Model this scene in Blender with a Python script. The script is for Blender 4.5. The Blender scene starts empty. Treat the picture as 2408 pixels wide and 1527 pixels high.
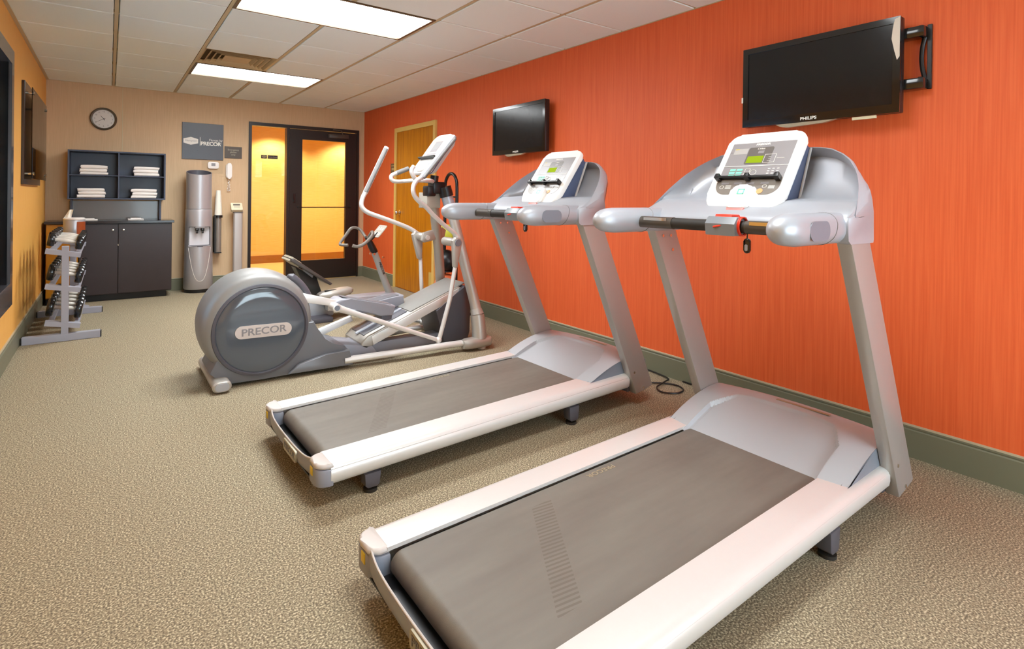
import bpy, bmesh, math, random
from mathutils import Vector, Matrix, Euler
random.seed(7)
S = bpy.context.scene
COL = S.collection
PI = math.pi

# ------------------------------------------------------------------ camera
F_PX, PX, PY = 1278.485, 1160.35, 467.406
YAW, PITCH, ROLL = 0.6154, -0.0032, 0.0121
CAM_H = 1.1855
cam_data = bpy.data.cameras.new('camera')
cam = bpy.data.objects.new('camera', cam_data)
COL.objects.link(cam)
cam_data.sensor_width = 36.0
cam_data.sensor_fit = 'HORIZONTAL'
cam_data.lens = F_PX / 2408 * 36
cam_data.shift_x = (1204 - PX) / 2408
cam_data.shift_y = (PY - 763.5) / 2408
cam_data.clip_start = 0.05
_fw = Vector((math.sin(YAW), math.cos(YAW), 0))
_rt = Vector((math.cos(YAW), -math.sin(YAW), 0))
_f2 = _fw * math.cos(PITCH) + Vector((0, 0, 1)) * math.sin(PITCH)
_u2 = Vector((0, 0, 1)) * math.cos(PITCH) - _fw * math.sin(PITCH)
_r3 = _rt * math.cos(ROLL) + _u2 * math.sin(ROLL)
_u3 = _u2 * math.cos(ROLL) - _rt * math.sin(ROLL)
cam.matrix_world = Matrix(((_r3.x, _u3.x, -_f2.x, 0), (_r3.y, _u3.y, -_f2.y, 0),
                           (_r3.z, _u3.z, -_f2.z, CAM_H), (0, 0, 0, 1)))
S.camera = cam

# ------------------------------------------------------------------ world, exposure
S.view_settings.view_transform = 'Standard'
S.view_settings.look = 'None'
S.view_settings.gamma = 1
S.view_settings.exposure = 0.68
S.view_settings.use_curve_mapping = False
world = bpy.data.worlds.new('world')
S.world = world
world.use_nodes = True
world.node_tree.nodes['Background'].inputs[0].default_value = (0.74, 0.91, 1.0, 1)
world.node_tree.nodes['Background'].inputs[1].default_value = 6.0

PANEL_E = 26.0         # emission of the ceiling light diffusers
PANEL_COL = (0.97, 1.0, 1.01)


def lamp(name, kind, loc, power, color, size=0.1, rot=(0, 0, 0), **kw):
    d = bpy.data.lights.new(name, kind)
    d.energy = power
    d.color = color
    if kind == 'AREA':
        d.shape = 'RECTANGLE'
        d.size = size[0]
        d.size_y = size[1]
    elif kind == 'SPOT':
        d.spot_size = kw.get('spot', 1.2)
        d.spot_blend = kw.get('blend', 0.6)
        d.shadow_soft_size = size
    o = bpy.data.objects.new(name, d)
    o.location = loc
    o.rotation_euler = rot
    COL.objects.link(o)
    return o


# room numbers (metres)
XL, XR, YB, YF, ZC = -0.567, 3.06, 7.64, -2.0, 2.408
LIGHT_Y = [3.33, 5.766, 0.886]      # near edge of each 2 x 4 ft troffer; the last is an added, unseen fill
LX0, LX1 = 0.642, 1.862
# corridor downlights
for (dx, dy) in ((2.3, 9.5), (3.62, 9.5), (1.0, 9.5), (2.3, 8.4), (3.62, 8.4)):
    lamp('corridor_downlight', 'SPOT', (dx, dy, 2.33), 72, (1.0, 0.88, 0.68), 0.05, (0, 0, 0), spot=2.3, blend=0.5)


# ------------------------------------------------------------------ materials
def srgb(h):
    h = h.lstrip('#')
    v = [int(h[i:i + 2], 16) / 255 for i in (0, 2, 4)]
    return tuple(c / 12.92 if c <= 0.04045 else ((c + 0.055) / 1.055) ** 2.4 for c in v)


def mat(name, color, rough=0.5, metal=0.0, spec=0.5, noise=0.0, nscale=40, bump=0.0, bscale=200, coat=0.0):
    m = bpy.data.materials.new(name)
    m.use_nodes = True
    nt = m.node_tree
    b = nt.nodes['Principled BSDF']
    c = srgb(color) if isinstance(color, str) else color
    b.inputs['Base Color'].default_value = (*c, 1)
    b.inputs['Roughness'].default_value = rough
    b.inputs['Metallic'].default_value = metal
    b.inputs['Specular IOR Level'].default_value = spec
    if coat:
        b.inputs['Coat Weight'].default_value = coat
        b.inputs['Coat Roughness'].default_value = 0.08
    tc = nt.nodes.new('ShaderNodeTexCoord')
    n = nt.nodes.new('ShaderNodeTexNoise')
    n.inputs['Scale'].default_value = nscale
    n.inputs['Detail'].default_value = 3
    nt.links.new(tc.outputs['Object'], n.inputs['Vector'])
    mp = nt.nodes.new('ShaderNodeMapRange')
    mp.inputs['To Min'].default_value = max(0.02, rough - 0.05)
    mp.inputs['To Max'].default_value = min(1, rough + 0.05)
    nt.links.new(n.outputs['Fac'], mp.inputs['Value'])
    nt.links.new(mp.outputs[0], b.inputs['Roughness'])
    if noise:
        mx = nt.nodes.new('ShaderNodeMix')
        mx.data_type = 'RGBA'
        mx.inputs['A'].default_value = (*[x * (1 - noise) for x in c], 1)
        mx.inputs['B'].default_value = (*[min(1, x * (1 + noise)) for x in c], 1)
        nt.links.new(n.outputs['Fac'], mx.inputs['Factor'])
        nt.links.new(mx.outputs['Result'], b.inputs['Base Color'])
    if bump:
        n2 = nt.nodes.new('ShaderNodeTexNoise')
        n2.inputs['Scale'].default_value = bscale
        nt.links.new(tc.outputs['Object'], n2.inputs['Vector'])
        bp = nt.nodes.new('ShaderNodeBump')
        bp.inputs['Strength'].default_value = bump
        bp.inputs['Distance'].default_value = 0.002
        nt.links.new(n2.outputs['Fac'], bp.inputs['Height'])
        nt.links.new(bp.outputs[0], b.inputs['Normal'])
    return m


def ramp(nt, stops):
    r = nt.nodes.new('ShaderNodeValToRGB')
    e = r.color_ramp.elements
    while len(e) > 1:
        e.remove(e[-1])
    e[0].position = stops[0][0]
    e[0].color = (*stops[0][1], 1)
    for p, c in stops[1:]:
        k = e.new(p)
        k.color = (*c, 1)
    return r


def tex(nt, scale3, nscale, detail=3, coord='Object'):
    tc = nt.nodes.new('ShaderNodeTexCoord')
    mp = nt.nodes.new('ShaderNodeMapping')
    mp.inputs['Scale'].default_value = scale3
    nt.links.new(tc.outputs[coord], mp.inputs['Vector'])
    n = nt.nodes.new('ShaderNodeTexNoise')
    n.inputs['Scale'].default_value = nscale
    n.inputs['Detail'].default_value = detail
    nt.links.new(mp.outputs[0], n.inputs['Vector'])
    return n


def bump_from(nt, out, strength, dist=0.002):
    b = nt.nodes['Principled BSDF']
    bp = nt.nodes.new('ShaderNodeBump')
    bp.inputs['Strength'].default_value = strength
    bp.inputs['Distance'].default_value = dist
    nt.links.new(out, bp.inputs['Height'])
    nt.links.new(bp.outputs[0], b.inputs['Normal'])


def striae(name, c1, c2, scale3, rough=0.6, sc=60, bump=0.15):
    """wall vinyl with fine threads along one direction"""
    m = mat(name, c1, rough)
    nt = m.node_tree
    n = tex(nt, scale3, sc, 4)
    r = ramp(nt, [(0.3, srgb(c1)), (0.7, srgb(c2))])
    nt.links.new(n.outputs['Fac'], r.inputs[0])
    nt.links.new(r.outputs[0], nt.nodes['Principled BSDF'].inputs['Base Color'])
    bump_from(nt, n.outputs['Fac'], bump)
    return m


def emit(name, color, strength):
    m = bpy.data.materials.new(name)
    m.use_nodes = True
    nt = m.node_tree
    nt.nodes.clear()
    o = nt.nodes.new('ShaderNodeOutputMaterial')
    e = nt.nodes.new('ShaderNodeEmission')
    e.inputs[0].default_value = (*color, 1)
    e.inputs[1].default_value = strength
    nt.links.new(e.outputs[0], o.inputs[0])
    return m


def lens_emit(name, color, strength):
    """prismatic lens: throws most of its light downwards, less sideways"""
    m = emit(name, color, strength)
    nt = m.node_tree
    g = nt.nodes.new('ShaderNodeNewGeometry')
    d = nt.nodes.new('ShaderNodeVectorMath')
    d.operation = 'DOT_PRODUCT'
    nt.links.new(g.outputs['Normal'], d.inputs[0])
    nt.links.new(g.outputs['Incoming'], d.inputs[1])
    k = nt.nodes.new('ShaderNodeMath')
    k.operation = 'MULTIPLY_ADD'
    k.inputs[1].default_value = strength * 0.85
    k.inputs[2].default_value = strength * 0.15
    nt.links.new(d.outputs['Value'], k.inputs[0])
    e = [n for n in nt.nodes if n.type == 'EMISSION'][0]
    nt.links.new(k.outputs[0], e.inputs[1])
    return m


def glass(name, color=(1, 1, 1), tint=0.9, rough=0.0, refl=0.06):
    """thin pane: mostly clear, mirror-like at grazing angles"""
    m = bpy.data.materials.new(name)
    m.use_nodes = True
    nt = m.node_tree
    nt.nodes.clear()
    o = nt.nodes.new('ShaderNodeOutputMaterial')
    t = nt.nodes.new('ShaderNodeBsdfTransparent')
    t.inputs[0].default_value = (*[c * tint for c in color], 1)
    g = nt.nodes.new('ShaderNodeBsdfGlossy')
    g.inputs['Roughness'].default_value = rough
    f = nt.nodes.new('ShaderNodeFresnel')
    f.inputs[0].default_value = 1.5
    mx = nt.nodes.new('ShaderNodeMixShader')
    nt.links.new(f.outputs[0], mx.inputs[0])
    nt.links.new(t.outputs[0], mx.inputs[1])
    nt.links.new(g.outputs[0], mx.inputs[2])
    nt.links.new(mx.outputs[0], o.inputs[0])
    return m


# floor: speckled rubber
M = {}
m = mat('speckled_rubber', '#6b6353', 0.75)
nt = m.node_tree
n = tex(nt, (1, 1, 1), 175, 2)
r = ramp(nt, [(0.34, srgb('#5f5545')), (0.46, srgb('#81755f')), (0.56, srgb('#9f9379')), (0.66, srgb('#d0c4a6'))])
nt.links.new(n.outputs['Fac'], r.inputs[0])
nt.links.new(r.outputs[0], nt.nodes['Principled BSDF'].inputs['Base Color'])
nt.nodes['Principled BSDF'].inputs['Specular IOR Level'].default_value = 0.35
bump_from(nt, n.outputs['Fac'], 0.2)
M['floor'] = m
M['red_wall'] = striae('red_wallcovering', '#dc5a28', '#e86a36', (1, 1, 0.02), 0.55, 140)
M['beige_wall'] = striae('beige_wallcovering', '#cdae88', '#d6b893', (1, 1, 0.04), 0.6, 120)
M['yellow_wall'] = striae('yellow_wallcovering', '#eaac50', '#f0b860', (1, 1, 0.04), 0.55, 120)
M['plain_wall'] = mat('plain_wall_paint', '#c7ab88', 0.7)
M['corridor_wall'] = striae('corridor_wallcovering', '#e3b054', '#ecbf6c', (0.06, 1, 1), 0.6, 110)
M['corridor_floor'] = mat('corridor_floor_tile', '#d9a860', 0.5, noise=0.08, nscale=8)
M['base'] = mat('baseboard_vinyl', '#74745f', 0.45)
M['base_light'] = mat('baseboard_cap', '#b5ab90', 0.45)
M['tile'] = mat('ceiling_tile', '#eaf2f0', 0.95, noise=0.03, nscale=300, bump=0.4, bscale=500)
M['grid'] = mat('ceiling_grid_paint', '#c3b28f', 0.6)
M['white_metal'] = mat('white_enamel', '#dcd8d0', 0.4)
M['silver'] = mat('silver_paint', '#c3c0bd', 0.32, 0.25, noise=0.02)
M['rail'] = mat('rail_aluminium', '#dedcd9', 0.38, 0.32, noise=0.015)
M['warm_silver'] = mat('warm_silver_paint', '#b5b0a8', 0.38, 0.4)
M['upright'] = mat('upright_aluminium', '#b0aca8', 0.38, 0.45, noise=0.02)
M['shell'] = mat('grey_shell_plastic', '#b0b4bc', 0.38, 0.3)
M['hood'] = mat('hood_plastic', '#b3b7bc', 0.42, 0.12)
M['shell_dark'] = mat('blue_grey_plastic', '#7f8590', 0.36, 0.08)
M['cap_dark'] = mat('cap_grey_plastic', '#8a8d98', 0.4)
M['cap_light'] = mat('cap_pale_plastic', '#c2bcb8', 0.42)
M['drum'] = mat('drum_grey_plastic', '#8f8e8c', 0.48, 0.4)
M['drum_face'] = mat('drum_cover_plastic', '#565e68', 0.12, 0.0, coat=0.6)
M['skirt'] = mat('skirt_grey', '#707278', 0.42, 0.1)
M['pedal'] = mat('pedal_grey', '#90919a', 0.45, 0.1)
M['charcoal'] = mat('charcoal_plastic', '#53525a', 0.42)
M['black'] = mat('black_plastic', '#141416', 0.35)
M['black_gloss'] = mat('black_gloss_plastic', '#0e1012', 0.12, coat=0.5)
M['rubber'] = mat('black_rubber', '#26231f', 0.6)
M['screen'] = mat('dark_screen', '#15171a', 0.16, 0.0, spec=0.45)
M['white_plastic'] = mat('white_plastic', '#f1ede9', 0.35)
M['white'] = mat('white_print', '#e9e6df', 0.5)
M['panel_grey'] = mat('panel_grey', '#8b8789', 0.3)
M['panel_dark'] = mat('panel_charcoal', '#615b57', 0.3)
M['lcd'] = emit('green_display', srgb('#b5cf2e'), 0.62)
M['mint'] = mat('mint_print', '#7fe3bd', 0.5)
M['orange_print'] = mat('orange_print', '#d9a26a', 0.5)
M['red'] = mat('red_plastic', '#e23a20', 0.4)
M['pink'] = mat('pink_red_plastic', '#dc8580', 0.4)
M['yellow'] = mat('yellow_sticker', '#d8bb2a', 0.5)
M['navy'] = mat('navy_plastic', '#4d5773', 0.4)
M['chrome'] = mat('chrome', '#d8d5cf', 0.12, 1.0)
M['satin'] = mat('satin_bar', '#8d8982', 0.25, 0.9)
M['wood_dark'] = mat('espresso_wood', '#33292a', 0.35, noise=0.12, nscale=12)
M['shelf'] = mat('navy_shelf_wood', '#3c4256', 0.35, noise=0.06, nscale=10)
M['counter'] = mat('dark_stone_top', '#2a2628', 0.15)
M['amber'] = mat('amber_wood', '#b27718', 0.3, noise=0.12, nscale=9)
M['towel'] = mat('white_terry', '#efebe8', 0.95, bump=0.6, bscale=400)
M['door_black'] = mat('dark_bronze_frame', '#1d1512', 0.35)
M['honey'] = mat('honey_veneer', '#b06f12', 0.35)
nt = M['honey'].node_tree
n = tex(nt, (4, 4, 0.35), 6, 5)
r = ramp(nt, [(0.3, srgb('#a86000')), (0.7, srgb('#c67e08'))])
nt.links.new(n.outputs['Fac'], r.inputs[0])
nt.links.new(r.outputs[0], nt.nodes['Principled BSDF'].inputs['Base Color'])
M['frame_yellow'] = mat('pale_yellow_frame', '#dcb866', 0.5)
M['glass'] = glass('clear_glass')
M['dark_glass'] = glass('tinted_glass', (0.5, 0.55, 0.62), 0.8)
M['grip'] = mat('grey_foam_grip', '#7b7a79', 0.7)
M['rack_paint'] = mat('rack_grey_paint', '#9fa0ab', 0.5)
M['beige_sign'] = mat('brass_plate', '#a39a82', 0.35, 0.3)
M['blue_sticker'] = mat('blue_sticker', '#6f86c8', 0.5)
M['lime'] = mat('lime_ball', '#c4c63a', 0.5)
M['salmon'] = mat('salmon_ball', '#e8764a', 0.5)
M['cup'] = mat('paper_cup', '#efe9dc', 0.7)
M['poster'] = mat('charcoal_board', '#47484f', 0.3)
M['sign_brown'] = mat('bronze_sign', '#4c4034', 0.35)
M['seam'] = mat('pale_seam', '#cdbf9b', 0.5)
# running belt: brown grey, faint lengthwise streaks and one slanted band of wear hatching
m = mat('running_belt', '#7d7264', 0.52)
nt = m.node_tree
tc = nt.nodes.new('ShaderNodeTexCoord')
sx = nt.nodes.new('ShaderNodeSeparateXYZ')
nt.links.new(tc.outputs['Object'], sx.inputs[0])


def mth(nt, op, a, b=None, c=None):
    k = nt.nodes.new('ShaderNodeMath')
    k.operation = op
    for i, v in enumerate((a, b, c)):
        if v is None:
            continue
        if isinstance(v, (int, float)):
            k.inputs[i].default_value = v
        else:
            nt.links.new(v, k.inputs[i])
    return k.outputs[0]


skew = mth(nt, 'MULTIPLY_ADD', sx.outputs['Y'], -0.62, mth(nt, 'ADD', sx.outputs['X'], -0.40))
inband = mth(nt, 'LESS_THAN', mth(nt, 'ABSOLUTE', skew), 0.042)
inw = mth(nt, 'LESS_THAN', mth(nt, 'ABSOLUTE', sx.outputs['Y']), 0.20)
stripe = mth(nt, 'SINE', mth(nt, 'ADD', mth(nt, 'MULTIPLY', sx.outputs['Y'], 420), mth(nt, 'MULTIPLY', sx.outputs['X'], 60)))
hat = mth(nt, 'MULTIPLY', mth(nt, 'MULTIPLY', inband, inw), mth(nt, 'GREATER_THAN', stripe, 0.1))
n = tex(nt, (0.8, 5, 1), 3, 5)
r = ramp(nt, [(0.25, srgb('#665f57')), (0.75, srgb('#757067'))])
nt.links.new(n.outputs['Fac'], r.inputs[0])
mx = nt.nodes.new('ShaderNodeMix')
mx.data_type = 'RGBA'
mx.blend_type = 'MIX'
mx.inputs['B'].default_value = (*srgb('#5f564c'), 1)
nt.links.new(r.outputs[0], mx.inputs['A'])
nt.links.new(mth(nt, 'MULTIPLY', hat, 0.75), mx.inputs['Factor'])
nt.links.new(mx.outputs['Result'], nt.nodes['Principled BSDF'].inputs['Base Color'])
n2 = tex(nt, (1, 1, 1), 900, 2)
bump_from(nt, n2.outputs['Fac'], 0.25, 0.001)
M['belt'] = m


# ------------------------------------------------------------------ mesh helpers
class MB:
    def __init__(s):
        s.bm = bmesh.new()

    def face(s, pts, mi=0):
        vs = [s.bm.verts.new(Vector(p)) for p in pts]
        f = s.bm.faces.new(vs)
        f.material_index = mi
        return s

    def box(s, lo, hi, mtx=None, mi=0, bev=0.0, seg=2):
        x0, y0, z0 = lo
        x1, y1, z1 = hi
        P = [(x0, y0, z0), (x1, y0, z0), (x1, y1, z0), (x0, y1, z0), (x0, y0, z1), (x1, y0, z1), (x1, y1, z1), (x0, y1, z1)]
        t = bmesh.new()
        vs = [t.verts.new(Vector(p)) for p in P]
        for q in ((3, 2, 1, 0), (4, 5, 6, 7), (0, 1, 5, 4), (1, 2, 6, 5), (2, 3, 7, 6), (3, 0, 4, 7)):
            t.faces.new([vs[i] for i in q])
        if bev:
            bmesh.ops.bevel(t, geom=list(t.edges), offset=bev, segments=seg, profile=0.5, affect='EDGES', clamp_overlap=True)
        s._merge(t, mtx, mi)
        return s

    def _merge(s, t, mtx=None, mi=0):
        bmesh.ops.recalc_face_normals(t, faces=list(t.faces))
        mp = {}
        for v in t.verts:
            co = mtx @ v.co if mtx else v.co
            mp[v] = s.bm.verts.new(co)
        for f in t.faces:
            try:
                nf = s.bm.faces.new([mp[v] for v in f.verts])
                nf.material_index = mi
            except ValueError:
                pass
        t.free()

    def prism(s, poly, a, b, axis='y', mtx=None, mi=0, bev=0.0, seg=2):
        """poly of 2D points extruded from a to b along axis; 2D = remaining axes in order"""
        def p3(p, v):
            return {'x': (v, p[0], p[1]), 'y': (p[0], v, p[1]), 'z': (p[0], p[1], v)}[axis]
        t = bmesh.new()
        A = [t.verts.new(p3(p, a)) for p in poly]
        B = [t.verts.new(p3(p, b)) for p in poly]
        n = len(poly)
        t.faces.new(A)
        t.faces.new(B[::-1])
        for i in range(n):
            t.faces.new((A[i], A[(i + 1) % n], B[(i + 1) % n], B[i]))
        if bev:
            es = [e for e in t.edges if (e.verts[0] in A and e.verts[1] in A) or (e.verts[0] in B and e.verts[1] in B)]
            bmesh.ops.bevel(t, geom=es, offset=bev, segments=seg, profile=0.5, affect='EDGES', clamp_overlap=True)
        s._merge(t, mtx, mi)
        return s

    def tube(s, pts, rad, n=14, cap=True, mi=0, sub=0, flat=1.0, closed=False):
        P = [Vector(p) for p in pts]
        if not isinstance(rad, (list, tuple)):
            rad = [rad] * len(P)
        if sub:
            P, rad = smooth_path(P, list(rad), sub)
        t = bmesh.new()
        rings = []
        up = None
        N = len(P)
        for i, p in enumerate(P):
            if closed:
                d = (P[(i + 1) % N] - P[i - 1])
            else:
                d = P[min(i + 1, N - 1)] - P[max(i - 1, 0)]
            d.normalize()
            if up is None:
                up = Vector((0, 0, 1)) if abs(d.z) < 0.9 else Vector((0, 1, 0))
            a = d.cross(up)
            a.normalize()
            b = a.cross(d)
            b.normalize()
            up = b
            rings.append([t.verts.new(p + (a * math.cos(2 * PI * k / n) + b * math.sin(2 * PI * k / n) * flat) * rad[i]) for k in range(n)])
        R = range(N if closed else N - 1)
        for i in R:
            r0, r1 = rings[i], rings[(i + 1) % N]
            for k in range(n):
                t.faces.new((r0[k], r0[(k + 1) % n], r1[(k + 1) % n], r1[k]))
        if cap and not closed:
            t.faces.new(rings[0][::-1])
            t.faces.new(rings[-1])
        s._merge(t, None, mi)
        return s

    def cyl(s, c, r, h, axis='z', n=24, mi=0, r2=None, bev=0.0):
        """cylinder centred at c"""
        t = bmesh.new()
        bmesh.ops.create_cone(t, cap_ends=True, segments=n, radius1=r, radius2=r if r2 is None else r2, depth=h)
        if bev:
            es = [e for e in t.edges if e.is_boundary is False and abs(e.verts[0].co.z - e.verts[1].co.z) < 1e-6]
            bmesh.ops.bevel(t, geom=es, offset=bev, segments=2, profile=0.5, affect='EDGES')
        R = {'z': Matrix(), 'x': Matrix.Rotation(PI / 2, 4, 'Y'), 'y': Matrix.Rotation(-PI / 2, 4, 'X')}[axis]
        s._merge(t, Matrix.Translation(Vector(c)) @ R, mi)
        return s

    def sphere(s, c, r, n=20, mi=0, scale=(1, 1, 1), mtx=None):
        t = bmesh.new()
        bmesh.ops.create_uvsphere(t, u_segments=n, v_segments=n // 2 + 2, radius=r)
        m = Matrix.Translation(Vector(c)) @ Matrix.Diagonal((*scale, 1))
        s._merge(t, (mtx @ m) if mtx else m, mi)
        return s

    def lathe(s, prof, c=(0, 0, 0), n=40, mi=0, axis='z', sx=1.0, sy=1.0):
        """prof: list of (r, z)"""
        t = bmesh.new()
        rings = []
        for r, z in prof:
            if r < 1e-5:
                rings.append([t.verts.new((0, 0, z))])
            else:
                rings.append([t.verts.new((r * math.cos(2 * PI * k / n) * sx, r * math.sin(2 * PI * k / n) * sy, z)) for k in range(n)])
        for i in range(len(rings) - 1):
            a, b = rings[i], rings[i + 1]
            for k in range(n):
                k2 = (k + 1) % n
                if len(a) == 1 and len(b) == 1:
                    continue
                if len(a) == 1:
                    t.faces.new((a[0], b[k2], b[k]))
                elif len(b) == 1:
                    t.faces.new((a[k], a[k2], b[0]))
                else:
                    t.faces.new((a[k], a[k2], b[k2], b[k]))
        R = {'z': Matrix(), 'x': Matrix.Rotation(PI / 2, 4, 'Y'), 'y': Matrix.Rotation(-PI / 2, 4, 'X')}[axis]
        s._merge(t, Matrix.Translation(Vector(c)) @ R, mi)
        return s

    def grid(s, rows, mi=0, close_u=False, close_v=False, capu=False):
        """rows: list of lists of points (all same length)"""
        t = bmesh.new()
        V = [[t.verts.new(Vector(p)) for p in r] for r in rows]
        nr, nc = len(V), len(V[0])
        for i in range(nr if close_u else nr - 1):
            for j in range(nc if close_v else nc - 1):
                try:
                    t.faces.new((V[i][j], V[(i + 1) % nr][j], V[(i + 1) % nr][(j + 1) % nc], V[i][(j + 1) % nc]))
                except ValueError:
                    pass
        if capu:
            t.faces.new(V[0])
            t.faces.new(V[-1][::-1])
        s._merge(t, None, mi)
        return s

    def build(s, name, mats, parent=None, smooth=True, angle=35, weld=False):
        if weld:
            bmesh.ops.remove_doubles(s.bm, verts=list(s.bm.verts), dist=1e-5)
        me = bpy.data.meshes.new(name)
        s.bm.to_mesh(me)
        s.bm.free()
        for mm in (mats if isinstance(mats, (list, tuple)) else [mats]):
            me.materials.append(M[mm] if isinstance(mm, str) else mm)
        if smooth:
            for p in me.polygons:
                p.use_smooth = True
            me.set_sharp_from_angle(angle=math.radians(angle))
        o = bpy.data.objects.new(name, me)
        COL.objects.link(o)
        if parent:
            o.parent = parent
        return o


def smooth_path(P, R, sub):
    out, ro = [], []
    n = len(P)
    for i in range(n - 1):
        p0, p1, p2, p3 = P[max(i - 1, 0)], P[i], P[i + 1], P[min(i + 2, n - 1)]
        for k in range(sub):
            t = k / sub
            t2, t3 = t * t, t * t * t
            out.append(0.5 * ((2 * p1) + (p2 - p0) * t + (2 * p0 - 5 * p1 + 4 * p2 - p3) * t2 + (3 * p1 - p0 - 3 * p2 + p3) * t3))
            ro.append(R[i] + (R[i + 1] - R[i]) * t)
    out.append(P[-1])
    ro.append(R[-1])
    return out, ro


def rrect(w, h, r, n=6, r2=None):
    """rounded rectangle centred at 0: list of 2D points. r = top radius, r2 = bottom radius"""
    r2 = r if r2 is None else r2
    P = []
    for cx, cy, a0, rr in ((w / 2 - r, h / 2 - r, 0, r), (-w / 2 + r, h / 2 - r, 90, r), (-w / 2 + r2, -h / 2 + r2, 180, r2), (w / 2 - r2, -h / 2 + r2, 270, r2)):
        for k in range(n + 1):
            a = math.radians(a0 + 90 * k / n)
            P.append((cx + rr * math.cos(a), cy + rr * math.sin(a)))
    return P


def frame(origin, xdir, ydir):
    """matrix whose local x,y are the given directions"""
    x = Vector(xdir).normalized()
    y = Vector(ydir)
    z = x.cross(y).normalized()
    y = z.cross(x).normalized()
    return Matrix(((x.x, y.x, z.x, origin[0]), (x.y, y.y, z.y, origin[1]), (x.z, y.z, z.z, origin[2]), (0, 0, 0, 1)))


def text(name, body, size, mtx, material, parent=None, extrude=0.0008, sx=1.0, align='CENTER', bold=0.0, space=1.0):
    cu = bpy.data.curves.new(name, 'FONT')
    cu.body = body
    cu.size = size
    cu.align_x = align
    cu.align_y = 'CENTER'
    cu.extrude = extrude
    cu.offset = bold
    cu.space_character = space
    cu.resolution_u = 4
    tmp = bpy.data.objects.new(name, cu)
    COL.objects.link(tmp)
    dg = bpy.context.evaluated_depsgraph_get()
    dg.update()
    me = bpy.data.meshes.new_from_object(tmp.evaluated_get(dg))
    bpy.data.objects.remove(tmp)
    me.transform(mtx @ Matrix.Diagonal((sx, 1, 1, 1)))
    me.materials.clear()
    me.materials.append(M[material])
    o = bpy.data.objects.new(name, me)
    COL.objects.link(o)
    if parent:
        o.parent = parent
    return o


def tag(o, label=None, cat=None, group=None, kind=None):
    if label:
        o['label'] = label
    if cat:
        o['category'] = cat
    if group:
        o['group'] = group
    if kind:
        o['kind'] = kind
    return o


def thing(name, label, cat, loc=(0, 0, 0), rz=0, group=None):
    o = bpy.data.objects.new(name, None)
    o.empty_display_size = 0.1
    COL.objects.link(o)
    o.location = loc
    o.rotation_euler = (0, 0, rz)
    return tag(o, label, cat, group)


def struct(name, mb, mats, parent=None, label=None, **kw):
    o = mb.build(name, mats, parent, **kw)
    o['kind'] = 'structure'
    if label:
        o['label'] = label
        if not parent:
            o['category'] = name.split('_')[0]
    return o


def copy_tree(o, parent=None):
    c = o.copy()
    COL.objects.link(c)
    if parent:
        c.parent = parent
    for ch in list(o.children):
        copy_tree(ch, c)
    return c
# ================================================================== THE ROOM
T = 0.15
struct('floor', MB().box((XL - T, YF - T, -0.1), (XR + T, YB + 0.02, 0)), 'floor', label='speckled grey and tan rubber gym floor', smooth=False)
struct('wall_right', MB().box((XR, YF - T, 0), (XR + T, YB + T, ZC + 0.05)), 'red_wall', label='red orange wall behind the treadmills', smooth=False)
# back wall with the opening of the glazed door
DX0, DX1, DZ = 1.48, 2.975, 2.13
b = MB()
b.box((XL - T, YB, 0), (DX0, YB + T, ZC + 0.05)).box((DX1, YB, 0), (XR, YB + T, ZC + 0.05)).box((DX0, YB, DZ), (DX1, YB + T, ZC + 0.05))
struct('wall_back', b, 'beige_wall', label='beige back wall around the glass door', smooth=False)
# left wall with the window opening
WY0, WY1, WZ0, WZ1 = 3.1, 5.06, 0.39, 2.16
b = MB()
b.box((XL - T, YF - T, 0), (XL, WY0, ZC + 0.05)).box((XL - T, WY1, 0), (XL, YB, ZC + 0.05))
b.box((XL - T, WY0, 0), (XL, WY1, WZ0)).box((XL - T, WY0, WZ1), (XL, WY1, ZC + 0.05))
struct('wall_left', b, 'yellow_wall', label='golden yellow wall on the left', smooth=False)
b = MB()
FX0, FX1, FZ0, FZ1 = 0.5, 2.8, 0.35, 2.2
b.box((XL - T, YF - T, 0), (FX0, YF, ZC + 0.05)).box((FX1, YF - T, 0), (XR + T, YF, ZC + 0.05)).box((FX0, YF - T, 0), (FX1, YF, FZ0)).box((FX0, YF - T, FZ1), (FX1, YF, ZC + 0.05))
struct('wall_front', b, 'plain_wall', label='plain wall behind the camera', smooth=False)
b = MB()
for x in (FX0, (FX0 + FX1) / 2 - 0.02, FX1 - 0.04):
    b.box((x, YF - 0.1, FZ0), (x + 0.04, YF - 0.02, FZ1))
b.box((FX0, YF - 0.1, FZ0), (FX1, YF - 0.02, FZ0 + 0.04)).box((FX0, YF - 0.1, FZ1 - 0.04), (FX1, YF - 0.02, FZ1))
w3 = struct('window_3', b, 'white_metal', label='daylight window behind the camera', smooth=False)
w3['category'] = 'window'

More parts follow.
